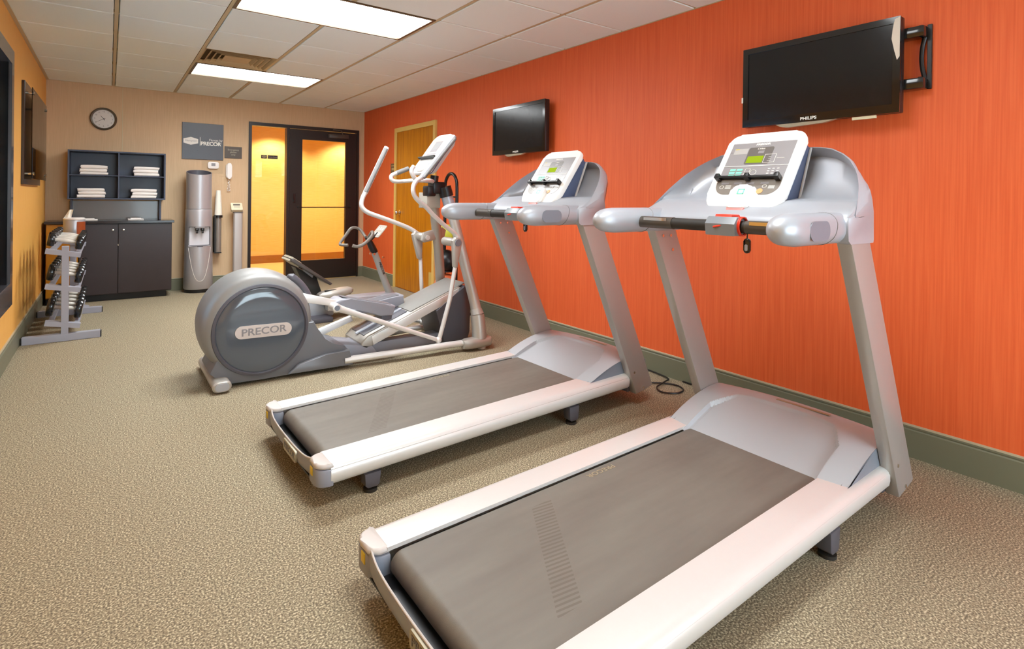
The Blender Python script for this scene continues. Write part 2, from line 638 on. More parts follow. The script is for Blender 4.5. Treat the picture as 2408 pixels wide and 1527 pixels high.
# ceiling: slab with lay-in tiles, metal grid below
b = MB()
GX0, GY0, TS = 0.032, 5.156, 0.61
holes = [(LX0, ly) for ly in LIGHT_Y]
tiles = []
b.box((XL - T, YF - T, ZC + 0.06), (XR + T, YB + T, ZC + 0.12))
gxs = [GX0 + k * TS for k in range(-2, 7)]
gys = [GY0 + k * TS for k in range(-13, 6)]
VENT = (0.66, 1.25, 5.17, 5.75)
for gx in gxs:
    for gy in gys:
        x0, x1 = max(gx + 0.017, XL + 0.02), min(gx + TS - 0.017, XR - 0.005)
        y0, y1 = max(gy + 0.007, YF), min(gy + TS - 0.007, YB - 0.01)
        if x1 - x0 < 0.02 or y1 - y0 < 0.02:
            continue
        cx, cy = gx + TS / 2, gy + TS / 2
        if any(LX0 < cx < LX1 and ly - 0.02 < cy < ly + 0.62 for ly in LIGHT_Y):
            continue
        if LX0 < cx < LX0 + TS and GY0 < cy < GY0 + TS:
            continue
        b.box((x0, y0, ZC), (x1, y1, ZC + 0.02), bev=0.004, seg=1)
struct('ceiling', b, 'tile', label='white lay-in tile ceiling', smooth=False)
b = MB()
for gx in gxs:
    if XL < gx < XR:
        cuts = [YF] + ([v for ly in sorted(LIGHT_Y) for v in (ly, ly + 0.59)] if LX0 + 0.1 < gx < LX1 - 0.1 else []) + [YB]
        for c0, c1 in zip(cuts[::2], cuts[1::2]):
            b.box((gx - 0.012, c0, ZC + 0.004), (gx + 0.012, c1, ZC + 0.03))
for gy in gys:
    if YF < gy < YB:
        b.box((XL, gy - 0.012, ZC + 0.007), (XR, gy + 0.012, ZC + 0.029))
struct('trim_1', b, 'grid', label='tan metal ceiling grid', smooth=False)
b = MB()
b.box((XL, YF, ZC - 0.004), (XL + 0.022, YB, ZC + 0.02)).box((XL + 0.022, YB - 0.012, ZC - 0.003), (XR, YB, ZC + 0.02)).box((XR - 0.006, YF, ZC - 0.003), (XR, YB - 0.012, ZC + 0.02))
struct('trim_2', b, 'grid', label='tan wall angle around the ceiling', smooth=False)


def baseboard(name, mtx, length, label):
    """profile in local (out, up), run along local y"""
    prof = [(0, 0), (0.014, 0), (0.014, 0.125), (0.008, 0.130), (0.011, 0.136), (0.011, 0.143), (0, 0.143)]
    o = struct(name, MB().prism(prof, 0, length, 'y', mtx), 'base', label=label, smooth=False)
    struct('baseboard_cap', MB().prism([(0, 0.143), (0.010, 0.143), (0.009, 0.150), (0, 0.150)], 0, length, 'y', mtx), 'base_light', o, smooth=False)
    return o


DY0, DY1 = 5.46, 6.55   # honey door opening in the right wall
mR = Matrix.Translation((XR, 0, 0)) @ Matrix.Diagonal((-1, 1, 1, 1))
baseboard('baseboard_right', mR @ Matrix.Translation((0, YF, 0)), DY0 - YF, 'grey green baseboard below the red wall')
baseboard('baseboard_corner', mR @ Matrix.Translation((0, DY1, 0)), YB - DY1, 'short grey green baseboard beyond the honey door')
baseboard('baseboard_left', Matrix.Translation((XL, YF, 0)), YB - YF, 'grey green baseboard below the yellow wall')
mB = Matrix(((0, 1, 0, XL), (-1, 0, 0, YB), (0, 0, 1, 0), (0, 0, 0, 1)))
baseboard('baseboard_back', mB, DX0 - XL, 'grey green baseboard below the beige wall')
baseboard('baseboard_end', Matrix(((0, 1, 0, DX1), (-1, 0, 0, YB), (0, 0, 1, 0), (0, 0, 0, 1))), XR - DX1, 'piece of baseboard between glass door and red wall')

# wallcovering seam on the back wall
struct('trim_3', MB().box((0.117, YB - 0.002, 1.66), (0.123, YB, ZC - 0.005)), 'seam', label='pale seam in the beige wallcovering', smooth=False)

# ---- glazed entrance: fixed side panel and door
b = MB()
fz = 0.055
b.box((DX0, YB - 0.02, 0), (DX0 + 0.036, YB + 0.09, DZ)).box((DX1 - 0.03, YB - 0.02, 0), (DX1, YB + 0.09, DZ))
b.box((DX0 + 0.036, YB - 0.02, DZ - 0.045), (DX1 - 0.03, YB + 0.09, DZ)).box((1.958, YB - 0.02, 0), (1.995, YB + 0.09, DZ - 0.045))
b.box((DX0 + 0.036, YB - 0.0, 0), (1.958, YB + 0.07, 0.03))
w1 = struct('window_1', b, 'door_black', label='tall fixed glass panel and dark door frame in back wall', smooth=False)
w1['category'] = 'window'
struct('pane', MB().box((DX0 + 0.036, YB + 0.03, 0.03), (1.958, YB + 0.036, DZ - 0.045)), 'glass', w1, smooth=False)
b = MB()
sx0, sx1 = 2.0, DX1 - 0.034
b.box((sx0, YB - 0.015, 0.01), (2.165, YB + 0.035, DZ - 0.05)).box((2.78, YB - 0.015, 0.01), (sx1, YB + 0.035, DZ - 0.05))
b.box((2.165, YB - 0.015, 0.01), (2.78, YB + 0.035, 0.275)).box((2.165, YB - 0.015, 1.945), (2.78, YB + 0.035, DZ - 0.05))
d1 = struct('door_1', b, 'door_black', label='dark framed glass door to the corridor', smooth=False)
d1['category'] = 'door'
struct('pane', MB().box((2.165, YB + 0.005, 0.275), (2.78, YB + 0.012, 1.945)), 'glass', d1, smooth=False)
struct('push_bar', MB().cyl((2.47, YB - 0.035, 1.012), 0.007, 0.74, 'x', 10).cyl((2.12, YB - 0.025, 1.012), 0.018, 0.03, 'y', 16).cyl((2.86, YB - 0.025, 1.012), 0.018, 0.03, 'y', 16), 'door_black', d1)
struct('door_closer', MB().box((2.52, YB - 0.07, 1.99), (2.80, YB - 0.015, 2.045), bev=0.004).tube([(2.72, YB - 0.045, 2.045), (2.70, YB - 0.05, 2.10), (2.58, YB - 0.04, 2.11)], 0.008), mat('closer_brown', '#4c4038', 0.4), d1)
struct('door_lock', MB().box((2.045, YB - 0.03, 1.07), (2.075, YB - 0.015, 1.20)).cyl((2.06, YB - 0.035, 1.10), 0.012, 0.03, 'y', 14), M['black_gloss'], d1)
struct('trim_4', MB().box((DX0, YB - 0.02, 0), (DX1, YB + 0.14, 0.009)), mat('threshold_brass', '#b9a46c', 0.35, 0.3), label='pale threshold strip below the glass door', smooth=False)

# ---- corridor behind the glass
CY = 9.9
struct('wall_corridor', MB().box((-0.6, CY, 0), (6.0, CY + 0.1, 2.42)), 'corridor_wall', label='bright yellow corridor wall seen through the glass', smooth=False)
struct('floor_corridor', MB().box((-0.6, YB + 0.02, -0.1), (6.0, CY + 0.1, -0.001)), 'corridor_floor', label='tan corridor floor seen through the glass', smooth=False)
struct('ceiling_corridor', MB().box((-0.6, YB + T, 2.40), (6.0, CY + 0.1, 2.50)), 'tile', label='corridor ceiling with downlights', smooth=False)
struct('baseboard_corridor', MB().box((-0.6, CY - 0.02, 0), (6.0, CY, 0.13)), mat('corridor_wood_base', '#96601f', 0.4), label='brown wooden baseboard of the corridor', smooth=False)
struct('wall_corridor_side', MB().box((-0.7, YB + T, 0), (-0.6, CY, 2.42)).box((6.0, YB + T, 0), (6.1, CY, 2.42)).box((XR + T, YB + T - 0.15, 0), (6.0, YB + T, 2.42)), 'corridor_wall', label='end walls of the corridor', smooth=False)
rim_mat = M['white_metal']
glow = emit('warm_lamp_glow', (1.0, 0.85, 0.6), 6.0)
for k, dx in enumerate((2.3, 3.62)):
    t = thing('downlight', ['round downlight in the corridor ceiling above the side panel', 'round downlight in the corridor ceiling above the door glass'][k], 'light', (dx, 9.55, 2.395), group='corridor downlights')
    MB().lathe([(0.065, 0), (0.085, 0.0), (0.085, -0.008), (0.065, -0.008), (0.065, 0)]).build('trim_ring', 'white_metal', t)
    MB().cyl((0, 0, -0.003), 0.062, 0.004).build('lens', glow, t)

# ---- honey veneer door in the red wall
b = MB()
X = XR
b.box((X - 0.025, DY0, 0), (X, DY0 + 0.055, 2.06)).box((X - 0.025, DY1 - 0.055, 0), (X, DY1, 2.06)).box((X - 0.025, DY0 + 0.055, 2.005), (X, DY1 - 0.055, 2.06))
d2 = struct('door_2', MB().box((X - 0.012, DY0 + 0.055, 0.01), (X, DY1 - 0.055, 2.005)), 'honey', label='honey veneer door in the red wall', smooth=False)
d2['category'] = 'door'
struct('door_frame', b, 'frame_yellow', d2, smooth=False, label='pale yellow door frame')
h = struct('door_handle', MB().lathe([(0.0, 0.0), (0.032, 0.0), (0.032, 0.006), (0.012, 0.012), (0.012, 0.035), (0.026, 0.042), (0.028, 0.055), (0.018, 0.066), (0, 0.068)], (0, 0, 0), 24), 'chrome', d2)
h.matrix_world = Matrix.Translation((X - 0.012, 6.39, 0.97)) @ Matrix.Rotation(-PI / 2, 4, 'Y')
struct('door_stop', MB().box((X - 0.014, 5.52, 0.06), (X - 0.0121, 5.60, 0.30)), mat('kick_label', '#c9a95a', 0.5), d2, smooth=False)

# ---- window in the left wall: deep dark frame, tinted glass
b = MB()
x0, x1 = XL - T, XL + 0.018
b.box((x0, WY1 - 0.10, WZ0), (x1, WY1, WZ1)).box((x0, WY0, WZ0), (x1, WY0 + 0.10, WZ1))
b.box((x0, WY0 + 0.1, WZ1 - 0.10), (x1, WY1 - 0.1, WZ1)).box((x0, WY0 + 0.1, WZ0), (x1, WY1 - 0.1, WZ0 + 0.16))
b.box((XL - 0.09, 4.0, WZ0 + 0.16), (XL - 0.02, 4.07, WZ1 - 0.1))
w2 = struct('window_2', b, mat('window_dark_frame', '#4a484c', 0.25, coat=0.5), label='dark framed window in the yellow wall', smooth=False)
w2['category'] = 'window'
struct('pane', MB().box((XL - 0.07, WY0 + 0.1, WZ0 + 0.16), (XL - 0.064, WY1 - 0.1, WZ1 - 0.1)), 'dark_glass', w2, smooth=False)
struct('inner_frame', MB().box((XL - 0.1, WY1 - 0.16, WZ0 + 0.16), (XL + 0.006, WY1 - 0.10, WZ1 - 0.1)), 'black_gloss', w2, smooth=False)

# ---- ceiling lights
for k, ly in enumerate(LIGHT_Y):
    t = thing('ceiling_light', ['large bright rectangular ceiling light crossing the top of the picture',
                                'smaller looking ceiling light beside the air vent', 'dimmer fill light added out of view above the near treadmill'][k], 'light', ((LX0 + LX1) / 2, ly + 0.305, ZC), group='ceiling troffers')
    w, d = 0.60, 0.295
    b = MB()
    b.box((-w, -d, 0.0), (-w + 0.022, d, 0.05)).box((w - 0.022, -d, 0.0), (w, d, 0.05)).box((-w + 0.022, -d, 0.0), (w - 0.022, -d + 0.016, 0.05)).box((-w + 0.022, d - 0.016, 0.0), (w - 0.022, d, 0.05))
    b.build('frame', mat('bronze_lamp_frame', '#5a4630', 0.4), t, smooth=False)
    MB().box((-w + 0.022, -d + 0.016, 0.012), (w - 0.022, d - 0.016, 0.02)).build('diffuser', lens_emit('lamp_diffuser', PANEL_COL, PANEL_E * (1.0 if k < 2 else 0.5)), t, smooth=False)  # third troffer is added, unseen and dimmer, to brighten the near end

# ---- air vent: nested louvres
vx, vy = LX0 + TS / 2, GY0 + TS / 2
t = thing('ceiling_vent', 'square louvred air vent in the ceiling beside the far light', 'vent', (vx, vy, ZC))
fr = MB()
h0 = 0.295
for i, hh in enumerate((0.295, 0.245, 0.2, 0.155)):
    zi = -0.002 - 0.0 * i
    o_, i_ = hh, hh - 0.03
    for (a0, a1) in (((-o_, -o_), (o_, -i_)), ((-o_, i_), (o_, o_)), ((-o_, -i_), (-i_, i_)), ((i_, -i_), (o_, i_))):
        pass
    prof = [(o_, 0.0), (o_ - 0.006, 0.0), (i_, 0.028), (i_ + 0.004, 0.030)]
    rows = []
    for (cx, cy) in ((1, 1), (-1, 1), (-1, -1), (1, -1)):
        rows.append([(cx * r, cy * r, z + 0.002) for r, z in prof])
    fr.grid(rows, close_u=True, close_v=True)
fr.build('louvre', mat('vent_tan', '#c0a87e', 0.5), t, smooth=False)
MB().box((-0.11, -0.11, 0.008), (0.11, 0.11, 0.014)).build('centre_plate', mat('vent_plate', '#bda47c', 0.5), t, smooth=False)
MB().box((-0.3, -0.3, 0.04), (0.3, 0.3, 0.05)).build('backing', mat('vent_backing', '#6b5a40', 0.8), t, smooth=False)
# ================================================================== TREADMILLS
# local frame: x runs from the rear roller to the hood, -y is the runner's right, z up
ZR0, ZSL = 0.165, 0.0145


def zr(x):
    return ZR0 + ZSL * x


def make_treadmill():
    t = thing('treadmill', 'x', 'treadmill')
    # --- side rails
    for s in (-1, 1):
        prof = [(0.272, 0.0), (0.366, 0.0), (0.382, -0.004), (0.391, -0.012), (0.395, -0.020), (0.3935, -0.0225), (0.3965, -0.026), (0.397, -0.050),
                (0.394, -0.068), (0.385, -0.080), (0.366, -0.088), (0.300, -0.088), (0.296, -0.03), (0.272, -0.012)]
        rows = [[(x, s * p[0], zr(x) + p[1]) for p in prof] for x in (0.0, 0.6, 1.2, 1.725)]
        MB().grid(rows, close_v=True, capu=True).build('side_rail', 'rail', t, angle=50)
    # --- deck under the belt, rear roller
    b = MB()
    b.grid([[(x, y, z) for (y, z) in ((-0.285, zr(x) - 0.028), (0.285, zr(x) - 0.028), (0.285, zr(x) - 0.07), (-0.285, zr(x) - 0.07))] for x in (0.05, 1.7)], close_v=True, capu=True)
    b.build('deck', 'black', t, smooth=False)
    # --- belt loop
    rows = []
    r = 0.040
    cx, cz = 0.045, zr(0.04) - 0.012 - r
    xe = 1.50
    prof = [(xe, zr(xe) - 0.012)]
    for k in range(7):
        x = xe + (cx - xe) * (k + 1) / 7
        prof.append((x, zr(x) - 0.012))
    for k in range(1, 17):
        a = PI / 2 + PI * k / 16
        prof.append((cx + r * math.cos(a), cz + r * math.sin(a)))
    prof.append((xe, zr(xe) - 0.09))
    rows = [[(x, y, z) for (x, z) in prof] for y in (-0.262, -0.255, -0.12, 0.0, 0.12, 0.255, 0.262)]
    for row in (0, -1):
        rows[row] = [(x + (0.0), y, z - 0.0015) for (x, y, z) in rows[row]]
    bl = MB().grid(rows).build('running_belt', 'belt', t, angle=60)
    m = frame((0.842, 0.232, zr(0.842) - 0.0112), (-1, 0, -ZSL), (0, -1, 0))
    lg = text('logo_print', 'PRECOR', 0.030, m, 'beige_sign', bl, 0.0002, 1.25, bold=0.0008)
    # --- rear end cap: two corner blocks joined by a curved guard
    for s in (-1, 1):
        b = MB()
        n = 8
        outl = [(0.010, 0.272), (0.010, 0.394)]
        for k in range(n + 1):
            a = PI / 2 + (PI / 2) * k / n
            outl.append((-0.005 + 0.040 * math.cos(a) * 1.15, 0.352 + 0.043 * math.sin(a)))
        outl += [(-0.051, 0.300), (-0.040, 0.283), (-0.02, 0.272)]
        outl = [(x, s * y) for x, y in outl]
        b.prism(outl, zr(0) - 0.085, zr(0) - 0.020, 'z', bev=0.004)
        c = b.build('rear_corner', 'cap_dark', t)
        MB().prism(outl, zr(0) - 0.0195, zr(0) + 0.0012, 'z', bev=0.014, seg=5).build('corner_top', 'cap_light', c)
        MB().box((-0.054, s * 0.325 - 0.013, 0.112), (-0.049, s * 0.325 + 0.013, 0.143), bev=0.002).build('warning_sticker', 'yellow', c)
    # guard between the corners: dished strip with pale lip
    rows, lip = [], []
    n = 24
    for k in range(n + 1):
        y = -0.302 + 0.604 * k / n
        u = abs(y) / 0.302
        e = u ** 6
        x = -0.050 + 0.008 * e - 0.010 * (1 - u * u)
        zt = 0.143 + 0.018 * e
        rows.append([(x + 0.008, y, 0.09), (x + 0.008, y, zt), (x, y, zt), (x - 0.004, y, zt - 0.02), (x + 0.001, y, 0.100), (x + 0.014, y, 0.082), (x + 0.05, y, 0.078)])
        lip.append((x + 0.004, y, zt + 0.002))
    g = MB().grid(rows).build('rear_guard', 'cap_dark', t, angle=60)
    MB().tube(lip, 0.0035, 8).build('guard_lip', 'cap_light', g)
    MB().box((-0.045, -0.30, 0.079), (0.10, 0.30, 0.086)).build('bottom_pan', 'black', g, smooth=False)
    px = -0.0655
    b = MB().prism([(y, z) for y, z in rrect(0.17, 0.046, 0.010, 4)], 0, 0.008, 'x', Matrix.Translation((px - 0.001, -0.085, 0.1185)))
    lp = b.build('label_plate', 'beige_sign', g)
    m = frame((px - 0.0015, -0.085, 0.1185), (0, -1, 0), (0, 0, 1))
    text('label_letters', 'PRECOR', 0.036, m, 'panel_dark', g, 0.0008, 1.1, bold=0.0005)
    # --- feet
    for (fx, s) in ((0.175, -1), (0.175, 1), (1.30, -1), (1.30, 1)):
        b = MB()
        hz = zr(fx) - 0.089
        b.prism([(x + fx, z) for x, z in ((-0.034, hz + 0.0), (-0.030, 0.030), (-0.018, 0.020), (0.020, 0.020), (0.030, 0.028), (0.036, hz + 0.0))], s * 0.385, s * 0.335, 'y', bev=0.003)
        ft = b.build('foot', 'charcoal', t)
        MB().cyl((fx, s * 0.36, 0.006), 0.028, 0.012, 'z', 20).cyl((fx, s * 0.36, 0.014), 0.008, 0.02, 'z', 12).build('foot_pad', 'rubber', ft)
    # --- uprights: flat slanting columns
    for s in (-1, 1):
        def ux(z):
            return 1.799 - 0.463 * z
        ya, yb = 0.368, 0.414
        b = MB()
        z0, z1 = 0.072, 1.047
        b.prism([(ux(z0), z0), (ux(z0) + 0.128, z0 + 0.022), (ux(z0) + 0.142, z0 + 0.03), (ux(z1) + 0.15, z1), (ux(z1), z1)], s * ya, s * yb, 'y', bev=0.004)
        up = b.build('upright', 'upright', t)
        yo = s * (yb + 0.001) if s < 0 else s * (ya - 0.001)
        for (dz, dx) in ((1.02, 0.045), (1.02, 0.10), (0.955, 0.085), (0.10, 0.04), (0.19, 0.05)) if s > 0 else ((0.10, 0.07), (0.20, 0.035)):
            MB().cyl((ux(dz) + dx, yo, dz), 0.007, 0.004, 'y', 12).build('bolt', 'chrome', up)
    # cross brace low at the front and small front adjuster
    b = MB()
    b.box((1.74, -0.368, 0.075), (1.83, 0.368, 0.12), bev=0.004)
    b.build('front_crossmember', 'charcoal', t)
    # --- motor hood
    def hood_z(x, y):
        if x < 1.80:
            q = (1.80 - x) / 0.405
            A = 0.180 + 0.112 * (1 - abs(q) ** 1.9)
        else:
            A = 0.292 - 0.9 * (x - 1.80) ** 2 * 4
        w = abs(y)
        A -= 0.018 * (w / 0.366) ** 2
        P = 0.166 + max(0, x - 1.415) * 0.36
        lim = 0.270 - 0.06 * max(0, (x - 1.60) / 0.12)
        mw = min(1, max(0, (lim - w) / 0.007))
        mw = mw * mw * (3 - 2 * mw)
        ml = min(1, max(0, (1.742 - 0.25 * max(0, w - 0.15) - x) / 0.012))
        ml = ml * ml * (3 - 2 * ml)
        k = mw * ml
        return A * (1 - k) + min(A, P) * k
    xs = [1.400 + 0.00625 * i for i in range(81)]
    ys = [-0.366 + 0.732 * j / 144 for j in range(145)]
    rows = [[(x, y, hood_z(x, y)) for y in ys] for x in xs]
    rows.append([(1.912, y, 0.10) for y in ys])
    for i, x in enumerate(xs):
        if x < 1.415:
            rows[i] = [(x, y, z) if abs(y) > 0.262 else (1.415, y, 0.163) for (x, y, z) in rows[i]]
    hd = MB().grid(rows).build('motor_hood', 'hood', t, angle=32)
    for s in (-1, 1):
        tp = [(x, hood_z(x, 0.366) - 0.001) for x in xs]
        poly = [(1.40, zr(1.4) - 0.01)] + tp + [(1.900, 0.10), (1.76, 0.10), (1.73, zr(1.73) - 0.01)]
        MB().prism(poly, s * 0.345, s * 0.3668, 'y').build('hood_side', 'shell_dark', hd, smooth=False)
    # label strip on the ridge of the hood
    MB().box((-0.008, -0.11, -0.001), (0.008, 0.11, 0.001), Matrix.Translation((1.79, -0.05, 0.2925))).build('hood_label', 'beige_sign', hd, smooth=False)
    # --- console shell: arched dish between the uprights
    keys = [(0.0, 1.628, 1.405), (0.10, 1.624, 1.403), (0.18, 1.612, 1.397), (0.225, 1.60, 1.388), (0.27, 1.578, 1.366), (0.305, 1.553, 1.342), (0.34, 1.512, 1.305), (0.362, 1.478, 1.273), (0.38, 1.437, 1.235), (0.392, 1.40, 1.20), (0.402, 1.365, 1.168), (0.411, 1.33, 1.14)]

    def rim(w):
        w = abs(w)
        for (a, b_) in zip(keys, keys[1:]):
            if w <= b_[0]:
                q = (w - a[0]) / (b_[0] - a[0])
                return a[1] + (b_[1] - a[1]) * q, a[2] + (b_[2] - a[2]) * q
        return keys[-1][1], keys[-1][2]
    W = []
    n = 48
    for k in range(n + 1):
        a = -PI / 2 + PI * k / n
        W.append(0.411 * math.sin(a))   # scaled out to 0.418 below
    rows = []
    for w in W:
        L, Z = rim(w)
        aw = abs(w)
        e = min(1, max(0, (aw - 0.25) / 0.14))
        e = e * e * (3 - 2 * e)
        k = 1 - min(1, max(0, (aw - 0.32) / 0.065)) ** 2      # depth of the recess
        zb = 1.082 - 0.038 * e                                # underside
        A = (1.405, min(1.185, Z - 0.005))
        Bx = A[0] + 0.11 * k
        C_ = (L + 0.012 + 0.028 * k, Z - 0.030 * k - 0.006)
        sec = [(1.30, zb), (1.262 + 0.02 * e, zb + 0.012), (1.258 + 0.02 * e, 1.108), (1.285, min(1.130, Z - 0.012)), (1.345, min(1.158, Z - 0.010)), (min(A[0] - 0.012, L + 0.02), min(1.180, Z - 0.006)),
               (A[0], A[1]), (Bx + 0.008, A[1] + 0.010 * k), ((Bx + C_[0]) / 2 + 0.02 * k, (A[1] + C_[1]) / 2), C_, (L + 0.006, Z - 0.010), (L, Z - 0.002), (L + 0.010, Z + 0.001), (L + 0.030, Z - 0.004),
               (L + 0.060 + 0.0 * k, Z - 0.030), (max(L + 0.065, 1.475), Z - 0.075 * (1 - 0.3 * e)), (1.500, 1.16), (1.482, zb + 0.01), (1.478, zb)]
        sec = [(min(x, 1.70) if x < 1.8 else x, z) for x, z in sec]
        if aw > 0.34:      # the flank rises behind the rim
            fl = ((0.34, 1.572, 1.275), (0.36, 1.540, 1.262), (0.38, 1.510, 1.246), (0.40, 1.480, 1.222), (0.411, 1.465, 1.192))
            for p_, q_ in zip(fl, fl[1:]):
                if aw <= q_[0] + 1e-6:
                    u = (aw - p_[0]) / (q_[0] - p_[0])
                    fx, fz = p_[1] + (q_[1] - p_[1]) * u, p_[2] + (q_[2] - p_[2]) * u
                    break
            sec[13] = ((sec[12][0] * 2 + fx) / 3, (sec[12][1] * 2 + fz) / 3 + 0.004)
            sec[14] = ((sec[12][0] + fx * 2) / 3, (sec[12][1] + fz * 2) / 3 + 0.005)
            sec[15] = (fx, fz)
            sec[16] = (max(1.478, fx - 0.02), min(1.15, fz - 0.03))
        rows.append([(x, w * 0.418 / 0.411, z) for x, z in sec])
    sh = MB().grid(rows, close_v=True, capu=True).build('console_shell', 'shell', t, angle=70)
    # arms reaching back
    for s in (-1, 1):
        rows = []
        for x, f in ((0.929, 0.02), (0.932, 0.30), (0.940, 0.50), (0.955, 0.70), (0.975, 0.86), (1.0, 0.95), (1.03, 1.0), (1.15, 1.0), (1.22, 1.0), (1.32, 1.0), (1.44, 0.99), (1.48, 0.95)):
            hh = 0.1025
            cz = 1.0955 + 0.002 * (x - 1)
            P = []
            for (a, c_) in rrect(0.108, hh, 0.046, 6):
                P.append((x, s * 0.3575 + a * f, cz + c_ * f))
            rows.append(P)
        am = MB().grid(rows, close_v=True, capu=True).build('arm', 'shell', sh, angle=70)
        ring = [(1.213 + 0.02 * (c_ / 0.05), s * 0.3575 + a * 1.004, 1.0955 + c_ * 1.004) for a, c_ in rrect(0.108, 0.1025, 0.046, 6)]
        MB().tube(ring, 0.0012, 6, closed=True).build('seam', 'panel_dark', am)
        if s < 0:
            MB().prism([(x + 1.10, z + 1.093) for x, z in rrect(0.13, 0.06, 0.028, 6)], -0.4122, -0.4108, 'y').build('arm_pad', 'shell_dark', am)
    # cross bar with grips and stop clip
    MB().cyl((1.151, 0, 1.090), 0.0215, 0.62, 'y', 24).build('cross_bar', 'rubber', t)
    for s in (-1, 1):
        g = MB().cyl((1.151, s * 0.235, 1.090), 0.0235, 0.17, 'y', 24).build('grip_sleeve', mat('grip_sleeve', '#4c463f', 0.35, 0.2), t)
        MB().box((1.1275, s * 0.225 - 0.055, 1.098), (1.1305, s * 0.225 + 0.055, 1.110)).build('sensor_plate', 'chrome', g)
    k = MB()
    k.prism([(x, z) for x, z in ((1.110, 1.058), (1.185, 1.058), (1.20, 1.085), (1.19, 1.125), (1.125, 1.125), (1.104, 1.10))], -0.130, -0.012, 'y', bev=0.008)
    sc = k.build('stop_switch_box', mat('switch_blue_grey', '#7c8288', 0.4), t)
    MB().prism([(x, z) for x, z in ((1.128, 1.124), (1.188, 1.124), (1.180, 1.133), (1.132, 1.133))], -0.105, -0.04, 'y', bev=0.003).build('stop_button', 'red', sc)
    b = MB()
    for i in range(4):
        b.tube([(1.151 + 0.030 * math.cos(a), -0.118 - 0.006 * i, 1.092 + 0.032 * math.sin(a)) for a in [2 * PI * j / 20 for j in range(20)]], 0.0032, 8, closed=True)
    b.tube([(1.120, -0.112, 1.105), (1.108, -0.08, 1.095), (1.103, -0.05, 1.088)], 0.0032, 8, sub=4)
    cd = b.build('cord', 'red', t)
    b = MB().tube([(1.140, -0.158, 1.070), (1.141, -0.157, 1.060), (1.142, -0.156, 1.052)], 0.0022, 8)
    b.prism([(y, z) for y, z in rrect(0.022, 0.052, 0.010, 5)], 1.136, 1.148, 'x', Matrix.Translation((0, -0.156, 1.026)), bev=0.003)
    kk = b.build('safety_clip', 'black_gloss', t)
    MB().prism([(y, z) for y, z in rrect(0.011, 0.022, 0.004, 4)], 1.1345, 1.1355, 'x', Matrix.Translation((0, -0.156, 1.020))).build('clip_window', 'panel_grey', kk)
    # --- console panel, tilted back; local frame: x across (+ = runner's right), y up the panel, z towards the runner
    up = Vector((0.24, 0, 0.33)).normalized()
    B = frame((1.335, 0, 1.14), (0, -1, 0), up)
    w, h = 0.318, 0.405

    def pb(poly, z0, z1, bev=0.0, seg=2):
        return MB().prism(poly, z0, z1, 'z', B, bev=bev, seg=seg)
    sh_ = [(x, y + h / 2) for x, y in rrect(w, h, 0.045, 8, 0.085)]
    bz = pb(sh_, -0.030, 0.0, 0.008, 3).build('console', 'white_plastic', t)
    pb([(x * 0.93, (y - h / 2) * 0.93 + h / 2) for x, y in sh_], -0.062, -0.031, 0.004).build('console_back', 'navy', bz)
    rows = [[(s * 0.13, -0.03, 0), (s * 0.13, 0, 0)] for s in (-1, 1)]
    # wedge body between panel and shell
    P = [B @ Vector((s * 0.128, yy, -0.06)) for s in (-1, 1) for yy in (0.055, 0.365)]
    b = MB()
    for s in (-1, 1):
        pass
    lo, hi = B @ Vector((0, 0.05, -0.05)), B @ Vector((0, 0.365, -0.05))
    b.prism([(lo.x, lo.z), (hi.x, hi.z), (1.612, 1.395), (1.520, 1.185)], -0.148, 0.148, 'y', bev=0.004)
    b.build('console_housing', 'navy', bz)
    # grey overlay with the notch for the start key
    g0, g1, gh = 0.082, 0.352, 0.1325
    ol = [(-gh, g1), (-gh, g0 + 0.055)]
    for k in range(7):
        a = PI + (PI / 2) * k / 6
        ol.append((-gh + 0.05 + 0.05 * math.cos(a), g0 + 0.05 + 0.05 * math.sin(a)))
    ol += [(-0.062, g0), (-0.052, g0 + 0.012), (-0.046, g0 + 0.028), (-0.034, g0 + 0.040), (0.034, g0 + 0.040), (0.046, g0 + 0.028), (0.052, g0 + 0.012), (0.062, g0)]
    for k in range(7):
        a = 3 * PI / 2 + (PI / 2) * k / 6
        ol.append((gh - 0.05 + 0.05 * math.cos(a), g0 + 0.05 + 0.05 * math.sin(a)))
    ol += [(gh, g1)]
    ov = pb(ol[::-1], 0.0, 0.0012).build('overlay', 'panel_grey', bz, smooth=False)
    low = [p for p in ol if p[1] < 0.165]
    pb(([(-gh, 0.165)] + [p for p in ol[1:-1]] + [(gh, 0.165)])[::-1], 0.0012, 0.0018).build('lower_overlay', mat('overlay_taupe', '#7d766f', 0.3), ov, smooth=False)

    def rect(x0, y0, x1, y1, z, name, m_, parent=ov, r=0.0, th=0.0006):
        poly = [(x0, y0), (x1, y0), (x1, y1), (x0, y1)] if not r else [(a + (x0 + x1) / 2, c + (y0 + y1) / 2) for a, c in rrect(x1 - x0, y1 - y0, r, 4)]
        return pb(poly, z, z + th).build(name, m_, parent, smooth=False)
    rect(-gh, 0.226, gh, 0.2285, 0.0018, 'divider_line', 'white')
    rect(-0.052, 0.236, 0.052, 0.325, 0.0012, 'display_surround', 'panel_dark', r=0.008)
    rect(-0.045, 0.243, 0.022, 0.278, 0.0019, 'display', 'lcd')
    rect(-0.008, 0.292, 0.016, 0.306, 0.0019, 'small_display', 'panel_grey')
    rect(-0.115, 0.292, -0.055, 0.322, 0.0013, 'notice', mat('notice_grey', '#a7a3a0', 0.4))
    rect(-0.112, 0.317, -0.095, 0.321, 0.002, 'notice_mark', 'yellow')
    # outlined key block right of the display
    b = MB()
